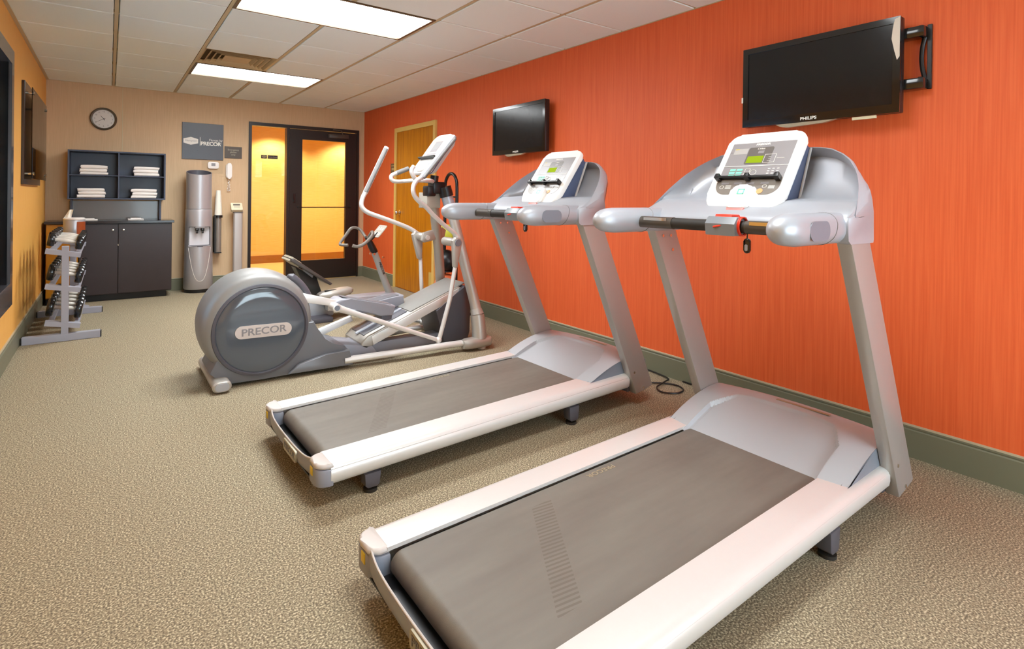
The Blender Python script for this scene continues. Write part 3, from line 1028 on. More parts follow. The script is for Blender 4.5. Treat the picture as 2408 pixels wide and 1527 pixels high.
    for (x0, y0, x1, y1) in ((0.026, 0.242, 0.072, 0.2432), (0.026, 0.284, 0.072, 0.2852), (0.026, 0.242, 0.0272, 0.285), (0.0708, 0.242, 0.072, 0.285),
                             (0.044, 0.27, 0.054, 0.2712), (0.044, 0.26, 0.054, 0.2612), (0.042, 0.25, 0.056, 0.2512), (0.078, 0.262, 0.108, 0.2635)):
        b.prism([(x0, y0), (x1, y0), (x1, y1), (x0, y1)], 0.0018, 0.0024, 'z', B)
    for i in range(3):
        for j in range(4):
            b.prism([(0.060 + 0.018 * i, 0.172 + 0.012 * j), (0.069 + 0.018 * i, 0.172 + 0.012 * j), (0.069 + 0.018 * i, 0.176 + 0.012 * j), (0.060 + 0.018 * i, 0.176 + 0.012 * j)], 0.0018, 0.0024, 'z', B)
    b.build('key_print', 'white', ov, smooth=False)
    b = MB()
    for (cx, cy, rr) in ((0.004, 0.192, 0.013), (-0.104, 0.118, 0.008), (0.074, 0.122, 0.008)):
        pts = [B @ Vector((cx + rr * math.cos(2 * PI * j / 20), cy + rr * math.sin(2 * PI * j / 20), 0.0024)) for j in range(20)]
        MB().tube(pts, 0.0009, 6, closed=True).build('key_ring', 'white', ov, smooth=False)
    for cx in (-0.088, 0.090):
        for j in range(3):
            b.prism([(cx, 0.112 + 0.006 * j), (cx + 0.024, 0.112 + 0.006 * j), (cx + 0.024, 0.1145 + 0.006 * j), (cx, 0.1145 + 0.006 * j)], 0.0018, 0.0024, 'z', B)
    b.build('key_print', 'white', ov, smooth=False)
    b = MB()
    for i in range(2):
        for j in range(3):
            x, y = -0.098 + 0.030 * i, 0.172 + 0.015 * j
            b.prism([(x, y), (x + 0.024, y), (x + 0.024, y + 0.010), (x, y + 0.010)], 0.0018, 0.0026, 'z', B)
    b.build('mint_keys', 'mint', ov, smooth=False)
    b = MB()
    for j in range(2):
        pts = [(a - 0.022, c + 0.181 + 0.022 * j) for a, c in rrect(0.02, 0.018, 0.004, 3)]
        b.tube([B @ Vector((x, y, 0.0024)) for x, y in pts], 0.0009, 6, closed=True)
    b.build('speed_keys', 'white', ov)
    for j, cx in enumerate((-0.095, -0.04, 0.012, 0.07)):
        rect(cx - 0.016, 0.132, cx + 0.016, 0.142, 0.0019, 'soft_key', 'panel_grey')
    MB().cyl((0, 0, 0), 0.0125, 0.002, 'z', 24).build('round_key', 'orange_print', ov).matrix_local = B @ Matrix.Translation((0.062, 0.098, 0.0025))
    text('logo_print', 'PRECOR', 0.013, B @ Matrix.Translation((0.0, 0.341, 0.0016)), 'white', ov, 0.0004, 1.2, bold=0.0005)
    text('model_print', 'C956i', 0.011, B @ Matrix.Translation((0.0, 0.316, 0.0022)), 'white', ov, 0.0003, 1.2)
    # reading rack bar
    b = MB()
    b.prism([(-0.128, 0.147), (0.128, 0.147), (0.118, 0.153), (-0.124, 0.153)], 0.028, 0.034, 'z', B, bev=0.001)
    b.prism([(-0.132, 0.157), (0.118, 0.157), (0.118, 0.166), (-0.132, 0.166)], 0.002, 0.020, 'z', B, bev=0.002)
    for cx in (-0.126, 0.0, 0.12):
        b.prism([(cx - 0.010, 0.147), (cx + 0.010, 0.147), (cx + 0.008, 0.168), (cx - 0.008, 0.168)], 0.002, 0.034, 'z', B, bev=0.002)
    b.build('reading_rack', 'black', bz)
    # start key block, green square, red front edge
    sk = [(x, y + 0.062) for x, y in rrect(0.090, 0.112, 0.028, 7, 0.020)]
    st = pb(sk, 0.0, 0.020, 0.007, 4).build('start_key', 'white_plastic', bz)
    b = MB()
    for x0, y0, x1, y1 in ((-0.014, 0.070, 0.014, 0.075), (-0.014, 0.091, 0.014, 0.096), (-0.014, 0.070, -0.009, 0.096), (0.009, 0.070, 0.014, 0.096)):
        b.prism([(x0, y0), (x1, y0), (x1, y1), (x0, y1)], 0.0202, 0.0208, 'z', B)
    b.build('start_mark', 'mint', st, smooth=False)
    pb([(x * 0.80, y) for x, y in ((-0.042, -0.006), (0.042, -0.006), (0.046, 0.008), (-0.046, 0.008))], 0.001, 0.017, 0.003).build('stop_edge', 'pink', st)
    # pocket divider right of the console
    b = MB()
    for s in (-1, 1):
        MB().prism([(1.512, 1.186), (1.524, 1.186), (1.616, 1.396), (1.604, 1.396)], s * 0.149, s * 0.154, 'y').build('pocket_rib', 'cap_light', sh)
    return t


tm = make_treadmill()
tm.location = (0.668, 1.182, 0)
tm.rotation_euler = (0, 0, 0.005)
tag(tm, 'silver treadmill nearest the camera with a green lit display and red cord', 'treadmill', 'treadmills facing the red wall')
t2 = copy_tree(tm)
t2.location = (0.686, 2.42, 0)
t2.rotation_euler = (0, 0, 0.022)
tag(t2, 'silver treadmill in the middle, beside the elliptical trainer', 'treadmill', 'treadmills facing the red wall')
# ================================================================== ELLIPTICAL TRAINER
# world axes; built about an Empty at its base centre
EO = Vector((1.35, 3.86, 0))
el = thing('elliptical_trainer', 'grey elliptical trainer with a round drum housing and long white arms', 'elliptical trainer', EO)


def E_(mb, name, m_, parent=None, **kw):
    bmesh.ops.translate(mb.bm, verts=list(mb.bm.verts), vec=-EO)
    return mb.build(name, m_, parent or el, **kw)


# drum housing: fat lens about the y axis, egg shaped
DC = Vector((0.785, 3.80, 0.365))


def drum_r(a):
    # a = 0 points to +x, 90 deg up; slightly fuller at the lower left
    return 0.338 + 0.006 * math.cos(a - math.radians(120))


prof = [(0.18, -0.180), (0.262, -0.182), (0.300, -0.178), (0.322, -0.160), (0.336, -0.120), (0.342, -0.06), (0.344, 0.0), (0.342, 0.06), (0.336, 0.12), (0.322, 0.160), (0.300, 0.178), (0.18, 0.182)]
rows = []
for k in range(72):
    a = 2 * PI * k / 72
    f = drum_r(a) / 0.344
    # shape slides outward and down towards the middle plane
    rows.append([(DC.x + r * f * math.cos(a), DC.y + y, DC.z - 0.01 + r * f * math.sin(a)) for r, y in prof])
b = MB().grid(rows, close_u=True)
b.bm.faces.new([b.bm.verts.new(Vector((DC.x + 0.178 * math.cos(2 * PI * k / 40), DC.y - 0.178, DC.z - 0.01 + 0.178 * math.sin(2 * PI * k / 40)))) for k in range(40)])
b.bm.faces.new([b.bm.verts.new(Vector((DC.x + 0.178 * math.cos(-2 * PI * k / 40), DC.y + 0.18, DC.z - 0.01 + 0.178 * math.sin(-2 * PI * k / 40)))) for k in range(40)])
drum = E_(b, 'drum_housing', 'drum')
FC = Vector((0.790, 3.618, 0.335))
fb = MB().lathe([(0.0, 0.012), (0.10, 0.011), (0.20, 0.008), (0.258, 0.004), (0.264, 0.0), (0.268, -0.012)], (0, 0, 0), 64)
bmesh.ops.transform(fb.bm, matrix=Matrix.Translation(FC) @ Matrix.Rotation(PI / 2, 4, 'X'), verts=list(fb.bm.verts))
face = E_(fb, 'drum_cover', 'drum_face', drum)
fb = MB().lathe([(0.264, 0.0), (0.270, 0.012), (0.285, 0.008), (0.289, -0.008), (0.284, -0.02)], (0, 0, 0), 64)
bmesh.ops.transform(fb.bm, matrix=Matrix.Translation(FC) @ Matrix.Rotation(PI / 2, 4, 'X'), verts=list(fb.bm.verts))
E_(fb, 'cover_ring', 'charcoal', drum)
# oval name plate
mtxp = Matrix.Translation((0.800, 3.6045, 0.330)) @ Matrix.Rotation(math.radians(1.5), 4, 'Y')
pl = MB().prism(rrect(0.335, 0.078, 0.0385, 10), -0.004, 0.003, 'y', mtxp, bev=0.002)
plate = E_(pl, 'name_plate', mat('plate_rose_silver', '#cfc3bc', 0.3, 0.35), drum)
lt = text('name_letters', 'PRECOR', 0.062, Matrix.Translation((0.800 - EO.x, 3.5995 - EO.y, 0.330)) @ Matrix.Rotation(PI / 2, 4, 'X'), 'panel_grey', drum, 0.002, 1.15, bold=0.0008)
# dark slot cover on the drum crest
pts = [(DC.x + (0.338) * math.cos(a), 3.70, DC.z + (0.338) * math.sin(a)) for a in [math.radians(58 - 42 * k / 10) for k in range(11)]]
E_(MB().tube(pts, [0.012] + [0.03] * 9 + [0.012], 12), 'slot_cover', 'charcoal', drum)
# skirt running forward from the drum to the rails
sk = [(0.50, 0.10), (0.58, 0.022), (0.80, 0.018), (1.372, 0.020), (1.360, 0.118), (1.332, 0.150), (1.247, 0.168), (1.19, 0.21), (1.15, 0.27), (1.118, 0.345), (0.9, 0.34), (0.6, 0.30)]
E_(MB().prism(sk, 3.628, 3.98, 'y', bev=0.008), 'base_skirt', 'skirt')
E_(MB().prism([(0.95, 0.03), (1.378, 0.022), (1.352, 0.128), (1.20, 0.120), (1.02, 0.085)], 3.592, 3.628, 'y', bev=0.006), 'rail_sleeve', 'skirt')
E_(MB().prism([(0.95, 0.03), (1.378, 0.022), (1.352, 0.128), (1.20, 0.120), (1.02, 0.085)], 3.98, 4.06, 'y', bev=0.006), 'rail_sleeve', 'skirt')
# rear stabiliser: flat rounded bar with end plates
rows = []
for y in (3.535, 3.545, 3.60, 4.10, 4.155, 4.165):
    f = 0.82 if y in (3.535, 4.165) else 1
    rows.append([(0.555 + a * f, y, 0.040 + c * f) for a, c in rrect(0.105, 0.066, 0.032, 6)])
st = E_(MB().grid(rows, close_v=True, capu=True), 'rear_stabilizer', 'warm_silver')
E_(MB().prism([(a + 0.555, c + 0.040) for a, c in rrect(0.075, 0.044, 0.021, 6)], 3.530, 3.536, 'y'), 'end_plate', 'shell', st)
E_(MB().cyl((0.555, 3.62, 0.005), 0.03, 0.012).cyl((0.555, 4.08, 0.005), 0.03, 0.012), 'floor_pad', 'rubber', st)
# base rails and central beam
for (a, c) in (((1.32, 3.610, 0.056), (2.33, 3.528, 0.060)), ((1.32, 4.03, 0.056), (2.33, 4.19, 0.060))):
    E_(MB().tube([a, c], 0.030, 16, flat=0.8), 'base_rail', 'rail')
E_(MB().box((1.33, 3.76, 0.020), (2.20, 3.86, 0.105), bev=0.01).prism([(1.30, 0.02), (1.62, 0.02), (1.56, 0.10), (1.33, 0.145)], 3.70, 3.96, 'y', bev=0.006), 'centre_beam', 'pedal')
# front feet and masts
for s, y in ((0, 3.515), (1, 4.205)):
    rows = []
    for x, f in ((2.215, 0.55), (2.24, 0.85), (2.30, 1.0), (2.40, 1.0), (2.445, 0.9), (2.462, 0.6)):
        rows.append([(x, y + a * f, 0.055 + c * (0.7 + 0.3 * f)) for a, c in rrect(0.115, 0.078, 0.034, 6)])
    ft = E_(MB().grid(rows, close_v=True, capu=True), 'front_foot', 'warm_silver')
    E_(MB().cyl((2.39, y, 0.008), 0.032, 0.018), 'floor_pad', 'rail', ft)
    near = (s == 0)
    if near:
        P = [(2.372, 3.520, 0.075), (2.374, 3.535, 0.16), (2.368, 3.550, 0.26), (2.358, 3.60, 0.40), (2.312, 3.68, 0.70), (2.270, 3.74, 0.96), (2.232, 3.80, 1.15)]
    else:
        P = [(2.372, 4.20, 0.075), (2.374, 4.185, 0.16), (2.368, 4.17, 0.26), (2.358, 4.12, 0.40), (2.292, 4.04, 0.72), (2.225, 3.98, 0.98), (2.175, 3.92, 1.14)]
    E_(MB().tube(P, [0.046, 0.045, 0.042, 0.041, 0.041, 0.041, 0.040], 20, sub=4), 'mast', 'warm_silver')
    E_(MB().tube(P[:3], [0.058, 0.056, 0.053], 20, sub=4).tube([P[2], tuple(Vector(P[2]) * 0.7 + Vector(P[3]) * 0.3)], [0.053, 0.044], 20), 'mast_cuff', 'warm_silver')
# mast head: blue grey collar, black clamps, hanging control box
E_(MB().tube([(2.248, 3.785, 1.10), (2.222, 3.80, 1.195)], 0.048, 20), 'head_collar', mat('pale_blue_metal', '#a9b1bd', 0.3, 0.3))
hd = E_(MB().tube([(2.226, 3.80, 1.185), (2.205, 3.805, 1.262)], [0.055, 0.053], 20).box((2.10, 3.79, 1.205), (2.21, 3.90, 1.30), bev=0.012), 'clamp_head', 'black')
E_(MB().box((2.055, 3.80, 1.185), (2.13, 3.90, 1.268), bev=0.012), 'clamp_block', 'black', hd)
E_(MB().tube([(2.13, 3.86, 1.24), (2.145, 3.86, 1.35)], 0.034, 16), 'clamp_neck', 'black', hd)
E_(MB().box((2.060, 3.83, 1.09), (2.185, 3.97, 1.215), bev=0.006), 'control_box', mat('control_box_grey', '#a8a296', 0.5))
# front housing and ramp
E_(MB().prism([(2.075, 0.30), (2.16, 0.032), (2.372, 0.032), (2.392, 0.10), (2.40, 0.455), (2.33, 0.470), (2.24, 0.39)], 3.690, 4.02, 'y', bev=0.010), 'front_housing', 'charcoal')
d = Vector((2.333 - 1.553, 0, 0.391 - 0.083)).normalized()
nrm = Vector((-d.z, 0, d.x))


def rp(u, v):
    """u along the ramp, v above its lower edge"""
    return Vector((1.500, 0, 0.072)) + d * u + nrm * v


Lr = 0.885
poly = [(0.02, 0.0), (Lr, 0.0), (Lr + 0.01, 0.06), (Lr - 0.01, 0.078), (0.06, 0.085), (0.0, 0.06), (-0.012, 0.03)]
rm = E_(MB().prism([(rp(u, v).x, rp(u, v).z) for u, v in poly], 3.700, 4.03, 'y', bev=0.012, seg=3), 'ramp', 'warm_silver')
E_(MB().prism([(rp(u, v).x, rp(u, v).z) for u, v in ((0.075, 0.006), (Lr - 0.02, 0.004), (Lr - 0.015, 0.066), (0.085, 0.072))], 3.694, 3.704, 'y', bev=0.003), 'ramp_side', 'rail', rm)
E_(MB().prism([(rp(u, v).x, rp(u, v).z) for u, v in ((0.43, 0.079), (Lr + 0.06, 0.072), (Lr + 0.06, 0.080), (0.43, 0.090))], 3.712, 4.022, 'y', bev=0.002), 'ramp_top', mat('ramp_grey', '#8b8a86', 0.4), rm)
E_(MB().prism([(rp(u, v).x, rp(u, v).z) for u, v in ((0.05, 0.081), (0.42, 0.081), (0.42, 0.088), (0.05, 0.088))], 3.75, 3.99, 'y', bev=0.002), 'ramp_recess', 'charcoal', rm)
E_(MB().prism([(rp(u, v).x, rp(u, v).z) for u, v in ((0.03, 0.082), (0.42, 0.082), (0.42, 0.096), (0.03, 0.096))], 3.838, 3.872, 'y', bev=0.004), 'track_rib', 'shell', rm)
E_(MB().box((-0.020, -0.032, 0), (0.020, -0.002, 0.0015)).box((-0.016, 0.008, 0), (0.014, 0.030, 0.0015)), 'ramp_badge', 'blue_sticker', rm).matrix_local = Matrix.Translation(rp(0.53, 0.0905) + Vector((0, 3.83, 0)) - EO) @ Matrix.Rotation(-math.atan2(d.z, d.x), 4, 'Y')
E_(MB().lathe([(0.0, 0.002), (0.035, 0.002), (0.045, 0.007), (0.050, 0.0)], (0, 0, 0), 30), 'ramp_dial', 'shell', rm).matrix_local = Matrix.Translation(rp(0.64, 0.0875) + Vector((0, 3.90, 0)) - EO) @ Matrix.Rotation(-math.atan2(d.z, d.x), 4, 'Y')
# crank arms and links
for (Y, a, c) in ((3.665, (1.02, 0.512), (1.285, 0.440)), (4.0, (1.03, 0.095), (1.515, 0.250))):
    a, c = Vector((a[0], 0, a[1])), Vector((c[0], 0, c[1]))
    dd = (c - a).normalized()
    nn = Vector((-dd.z, 0, dd.x))
    poly = [a - nn * 0.030, c - nn * 0.020, c + nn * 0.020, a + nn * 0.030]
    E_(MB().prism([(p.x, p.z) for p in poly], Y - 0.022, Y + 0.022, 'y', bev=0.005), 'crank_arm', 'rail')
for near in (True, False):
    if near:
        Y, elb, kn = 3.585, (1.250, 0.430), (2.040, 0.098)
    else:
        Y, elb, kn = 4.14, (1.52, 0.30), (2.19, 0.11)
    lk = E_(MB().tube([(elb[0], Y, elb[1]), (elb[0] + 0.12, Y, elb[1] + 0.12 * (kn[1] - elb[1]) / (kn[0] - elb[0])), (kn[0], Y, kn[1])], [0.026, 0.019, 0.015], 16), 'lower_link', 'rail')
    E_(MB().cyl((elb[0], Y + 0.02, elb[1]), 0.029, 0.09, 'y', 24, bev=0.004), 'pivot_boss', 'rail', lk)
    E_(MB().cyl((elb[0], Y - 0.027, elb[1]), 0.018, 0.006, 'y', 20), 'pivot_cap', 'shell_dark', lk)
    E_(MB().sphere((kn[0], Y, kn[1]), 0.026, 18), 'ball_joint', 'rail', lk)
# pedals: long wedge shoes
for near in (True, False):
    if near:
        Y0, Y1, a, c = 3.625, 3.785, Vector((1.262, 0, 0.455)), Vector((1.695, 0, 0.335))
    else:
        Y0, Y1, a, c = 3.93, 4.09, Vector((1.50, 0, 0.30)), Vector((1.925, 0, 0.345))
    dd = (c - a).normalized()
    nn = Vector((-dd.z, 0, dd.x))
    Lp = (c - a).length
    top = [(0.0, 0.0), (0.03, 0.030), (0.10, 0.042), (Lp - 0.10, 0.050), (Lp, 0.052), (Lp, -0.018), (Lp - 0.09, -0.040), (0.12, -0.022), (0.02, -0.014)]
    P = [(a + dd * u + nn * v) for u, v in top]
    pd = E_(MB().prism([(p.x, p.z) for p in P], Y0, Y1, 'y', bev=0.014, seg=3), 'pedal', 'pedal')
    P = [(a + dd * u + nn * v) for u, v in ((0.05, 0.040), (Lp - 0.03, 0.0525), (Lp - 0.03, 0.0555), (0.05, 0.043))]
    E_(MB().prism([(p.x, p.z) for p in P], Y0 + 0.028, Y1 - 0.028, 'y', bev=0.001), 'foot_pad', 'skirt', pd)
    P = [(a + dd * u + nn * v) for u, v in ((Lp - 0.085, -0.025), (Lp - 0.002, -0.005), (Lp + 0.004, -0.052), (Lp - 0.07, -0.078))]
    E_(MB().prism([(p.x, p.z) for p in P], Y0 + 0.02, Y1 - 0.02, 'y', bev=0.004), 'pedal_roller', 'charcoal', pd)
# pivots: axle from mast, bracket down, rod to the ball joint
nb = MB().cyl((2.186, 3.66, 0.830), 0.034, 0.20, 'y', 24, bev=0.004)
na = E_(nb, 'axle_housing', 'warm_silver')
E_(MB().cyl((2.186, 3.552, 0.830), 0.027, 0.008, 'y', 24), 'axle_cap', 'shell_dark', na)
E_(MB().prism([(2.148, 0.845), (2.160, 0.645), (2.172, 0.632), (2.192, 0.640), (2.232, 0.840), (2.214, 0.868), (2.170, 0.872)], 3.558, 3.604, 'y', bev=0.012, seg=3), 'pivot_bracket', 'warm_silver', na)
E_(MB().tube([(2.181, 3.580, 0.66), (2.135, 3.580, 0.40), (2.046, 3.585, 0.098)], 0.0165, 14), 'swing_rod', 'rail')
fa = E_(MB().cyl((2.146, 4.07, 0.845), 0.034, 0.16, 'y', 24, bev=0.004).prism([(2.10, 0.82), (2.13, 0.80), (2.32, 0.84), (2.335, 0.90), (2.30, 0.925), (2.12, 0.885)], 3.985, 4.02, 'y', bev=0.01), 'axle_housing', 'warm_silver')
E_(MB().cyl((2.155, 3.982, 0.842), 0.02, 0.008, 'y', 20), 'axle_cap', 'rail', fa)
E_(MB().prism([(2.085, 0.86), (2.142, 0.655), (2.160, 0.645), (2.180, 0.655), (2.185, 0.84), (2.16, 0.88), (2.11, 0.89)], 4.115, 4.16, 'y', bev=0.012, seg=3), 'pivot_bracket', 'warm_silver', fa)
E_(MB().tube([(2.170, 4.138, 0.68), (2.19, 4.138, 0.32), (2.19, 4.14, 0.11)], 0.0165, 14), 'swing_rod', 'rail')
# moving handlebars
E_(MB().tube([(1.888, 3.6, 1.322), (1.851, 3.6, 1.299), (1.825, 3.6, 1.257), (1.826, 3.6, 1.206), (1.858, 3.6, 1.158), (1.93, 3.6, 1.104), (1.993, 3.6, 1.043), (2.082, 3.6, 0.971), (2.170, 3.592, 0.905), (2.205, 3.585, 0.862)], 0.0172, 14, sub=5), 'moving_handlebar', 'rail')
g = E_(MB().tube([(1.886, 3.6, 1.318), (2.171, 3.6, 1.648)], 0.0195, 14), 'handle_grip', 'shell')
E_(MB().tube([(1.902, 3.588, 1.322), (2.168, 3.588, 1.630)], 0.0145, 12), 'grip_strip', 'grip', g)
E_(MB().tube([(1.676, 4.15, 1.208), (1.652, 4.15, 1.159), (1.647, 4.15, 1.099), (1.694, 4.15, 1.051), (1.809, 4.15, 1.009), (1.953, 4.15, 0.958), (2.075, 4.15, 0.909), (2.145, 4.145, 0.865)], 0.0185, 14, sub=5), 'moving_handlebar', 'rail')
g = E_(MB().tube([(1.674, 4.15, 1.203), (1.857, 4.15, 1.583)], 0.0205, 14), 'handle_grip', 'rail')
E_(MB().tube([(1.675, 4.138, 1.215), (1.845, 4.138, 1.570)], 0.0165, 12), 'grip_strip', 'grip', g)
# fixed handlebars around the console
fhb = E_(MB().tube([(2.13, 3.86, 1.30), (2.08, 3.98, 1.315), (1.99, 4.08, 1.308), (1.935, 4.085, 1.302), (1.885, 4.085, 1.307), (1.868, 4.085, 1.333), (1.890, 4.085, 1.360), (2.022, 4.085, 1.412)], 0.0165, 14, sub=6), 'fixed_handlebar', 'rail')
E_(MB().tube([(1.915, 4.085, 1.370), (2.022, 4.085, 1.412)], 0.0195, 14), 'hand_sensor', 'grip', fhb)
E_(MB().tube([(2.13, 3.86, 1.30), (2.06, 3.76, 1.305), (1.985, 3.71, 1.306), (1.925, 3.71, 1.306), (1.882, 3.71, 1.328), (1.862, 3.71, 1.375), (1.885, 3.72, 1.41)], 0.0165, 14, sub=6), 'fixed_handlebar', 'rail')
# console: tilted slab
up = Vector((0.225, 0, 0.305)).normalized()
Bc = frame(Vector((2.000, 3.862, 1.368)) - EO, (0, -1, 0), up)
w, h = 0.285, 0.398


def ce(poly, z0, z1, name, m_, parent, bev=0.0, seg=2, **kw):
    return MB().prism(poly, z0, z1, 'z', Bc, bev=bev, seg=seg).build(name, m_, parent, **kw)


cs = ce([(x, y + h / 2) for x, y in rrect(w, h, 0.05, 8, 0.03)], -0.028, 0.0, 'console', 'white_plastic', el, 0.008, 3)
ce([(x, y + h / 2) for x, y in rrect(w * 0.95, h * 0.94, 0.05, 8, 0.03)], -0.040, -0.028, 'console_gasket', 'navy', cs)
ce([(x, y + h / 2 + 0.01) for x, y in rrect(w * 0.9, h * 0.86, 0.05, 8, 0.03)], -0.068, -0.040, 'console_back', 'cap_light', cs, 0.008)
ov = ce([(-0.118, 0.10), (0.118, 0.10), (0.118, 0.352), (-0.118, 0.352)], 0, 0.0012, 'overlay', mat('pale_overlay', '#aaa6a0', 0.35), cs, smooth=False)
ce([(-0.055, 0.215), (0.055, 0.215), (0.055, 0.325), (-0.055, 0.325)], 0.0012, 0.002, 'display_surround', 'panel_grey', ov, smooth=False)
ce([(-0.042, 0.235), (0.042, 0.235), (0.042, 0.31), (-0.042, 0.31)], 0.002, 0.0026, 'display', mat('grey_display', '#8d8e8f', 0.3), ov, smooth=False)
ce([(-0.075, 0.185), (0.075, 0.185), (0.075, 0.200), (-0.075, 0.200)], 0.0012, 0.002, 'key_row', 'panel_grey', ov, smooth=False)
ce([(-0.135, 0.140), (0.135, 0.140), (0.135, 0.152), (-0.135, 0.152)], 0.004, 0.030, 'reading_rack', 'black', cs, 0.002)
ce([(x, y + 0.065) for x, y in rrect(0.13, 0.10, 0.03, 6)], 0.0, 0.014, 'key_pad', 'white_plastic', cs, 0.005)
ce([(-0.115, 0.015), (-0.068, 0.015), (-0.068, 0.095), (-0.115, 0.095)], 0.0, 0.002, 'side_pad', 'shell_dark', cs, smooth=False)
ce([(0.068, 0.015), (0.115, 0.015), (0.115, 0.095), (0.068, 0.095)], 0.0, 0.002, 'side_pad', 'shell_dark', cs, smooth=False)

# ================================================================== STRETCH TRAINER
SO = Vector((1.9, 5.3, 0))
sx = thing('stretch_trainer', 'small stretching bench with a tilted dark seat and looped handlebars', 'stretching bench', SO)


def F_(mb, name, m_, parent=None, **kw):
    bmesh.ops.translate(mb.bm, verts=list(mb.bm.verts), vec=-SO)
    return mb.build(name, m_, parent or sx, **kw)


d = Vector((1.745 - 1.375, 0, 0.345 - 0.600)).normalized()
nn = Vector((d.z, 0, -d.x)) * -1
a = Vector((1.375, 0, 0.585))
Ls = (Vector((1.745, 0, 0.345)) - Vector((1.375, 0, 0.600))).length
P = [a + d * u + nn * v for u, v in ((0.0, -0.018), (Ls, -0.012), (Ls + 0.01, 0.012), (0.02, 0.022), (-0.01, 0.006))]
seat = F_(MB().prism([(p.x, p.z) for p in P], 5.14, 5.46, 'y', bev=0.014, seg=3), 'seat_pad', mat('seat_vinyl', '#4c4440', 0.45))
P = [a + d * u + nn * v for u, v in ((-0.012, -0.020), (0.10, -0.026), (0.10, 0.026), (0.0, 0.028))]
F_(MB().prism([(p.x, p.z) for p in P], 5.16, 5.44, 'y', bev=0.012, seg=3), 'seat_top_roll', mat('seat_roll', '#a39a86', 0.5), seat)
sp = F_(MB().prism([(1.43, 0.50), (1.63, 0.40), (1.66, 0.30), (1.70, 0.195), (1.52, 0.195), (1.50, 0.36)], 5.22, 5.38, 'y', bev=0.01), 'seat_post', mat('post_charcoal', '#2b2a28', 0.4))
F_(MB().prism([(1.475, 0.520), (1.60, 0.435), (1.585, 0.395), (1.50, 0.465)], 5.205, 5.22, 'y'), 'post_badge', 'panel_grey', sp, smooth=False)
F_(MB().box((1.45, 5.15, 0.02), (1.78, 5.45, 0.20), bev=0.02).box((1.55, 5.2, 0.06), (2.48, 5.40, 0.17), bev=0.03), 'base_frame', 'shell')
F_(MB().box((1.50, 5.0, 0.0), (1.72, 5.6, 0.045), bev=0.008), 'floor_bar', 'charcoal')
F_(MB().box((2.32, 5.02, 0.0), (2.46, 5.58, 0.045), bev=0.008), 'floor_bar', 'charcoal')
rows = []
for x, f in ((1.60, 0.6), (1.63, 0.9), (1.72, 1.0), (1.84, 1.0), (1.90, 0.85), (1.925, 0.5)):
    rows.append([(x, 5.08 + a_ * f, 0.235 + 0.035 * (x - 1.6) / 0.3 + c_ * f) for a_, c_ in rrect(0.16, 0.07, 0.03, 5)])
fr = F_(MB().grid(rows, close_v=True, capu=True).box((1.68, 5.03, 0.10), (1.80, 5.13, 0.22)), 'foot_rest', 'warm_silver')
F_(MB().box((1.66, 5.055, 0.268), (1.86, 5.085, 0.290), bev=0.004), 'foot_slot', 'rubber', fr)
col = F_(MB().tube([(2.45, 5.3, 0.12), (2.405, 5.3, 0.20), (2.345, 5.3, 0.34), (2.285, 5.3, 0.50), (2.245, 5.3, 0.60)], [0.045, 0.038, 0.035, 0.034, 0.034], 18, sub=4), 'column', mat('column_grey', '#a3a29d', 0.4))
F_(MB().tube([(2.250, 5.3, 0.595), (2.215, 5.3, 0.66), (2.165, 5.3, 0.76)], [0.036, 0.036, 0.026], 16), 'column_head', 'black')
F_(MB().cyl((2.19, 5.262, 0.59), 0.011, 0.02, 'y', 12), 'knob', 'chrome', col)
F_(MB().cyl((2.225, 5.255, 0.585), 0.012, 0.02, 'y', 12), 'knob', 'chrome', col)
F_(MB().cyl((2.33, 5.262, 0.545), 0.011, 0.02, 'y', 12), 'knob', 'chrome', col)
m = frame(Vector((2.315, 5.263, 0.43)) - SO, (0.06, 0, -0.15), (0.15, 0, 0.06))
text('column_letters', 'PRECOR', 0.034, m, 'black', col, 0.0006, 1.1, bold=0.0005)
F_(MB().tube([(2.165, 5.33, 0.75), (2.19, 5.42, 0.76), (2.16, 5.50, 0.83), (2.08, 5.51, 0.84), (2.02, 5.51, 0.77), (1.955, 5.50, 0.685), (1.965, 5.46, 0.672), (2.01, 5.42, 0.672)], 0.0155, 14, sub=6), 'handlebar', mat('bar_taupe', '#7c756d', 0.45))
F_(MB().tube([(2.165, 5.27, 0.75), (2.165, 5.20, 0.80), (2.155, 5.14, 0.82), (2.135, 5.09, 0.79), (2.085, 5.08, 0.74), (2.03, 5.08, 0.70), (1.98, 5.09, 0.685), (1.935, 5.10, 0.695)], 0.0165, 14, sub=6), 'handlebar', mat('bar_taupe', '#7c756d', 0.45))
m = frame(Vector((2.295, 5.3, 0.815)) - SO, (0, -1, 0), (0.10, 0, 0.115))
pc = MB().prism(rrect(0.20, 0.155, 0.02, 5), -0.004, 0.002, 'z', m).build('instruction_card', mat('card_grey', '#b9b4a8', 0.4), sx)
b = MB()
for (cx, cy) in ((-0.05, 0.03), (0.0, 0.035), (0.05, 0.03), (-0.045, -0.03), (0.01, -0.03), (0.055, -0.03)):
    b.prism([(cx - 0.015, cy - 0.018), (cx + 0.015, cy - 0.018), (cx + 0.009, cy + 0.018), (cx - 0.009, cy + 0.014)], 0.002, 0.003, 'z', m)
b.build('card_figures', 'white', pc, smooth=False)
F_(MB().tube([(2.20, 5.3, 0.72), (2.285, 5.3, 0.80)], 0.012, 10), 'card_stalk', 'black')
# ================================================================== CABINET AND SHELF
t = thing('low_cabinet', 'dark espresso two door cabinet against the back wall', 'cabinet', (0.17, 7.42, 0))
x0, x1 = -0.27, 0.39


def blk(name, lo, hi, m_, parent, bev=0.002, **kw):
    return MB().box(lo, hi, bev=bev, seg=1).build(name, m_, parent, smooth=False, **kw)


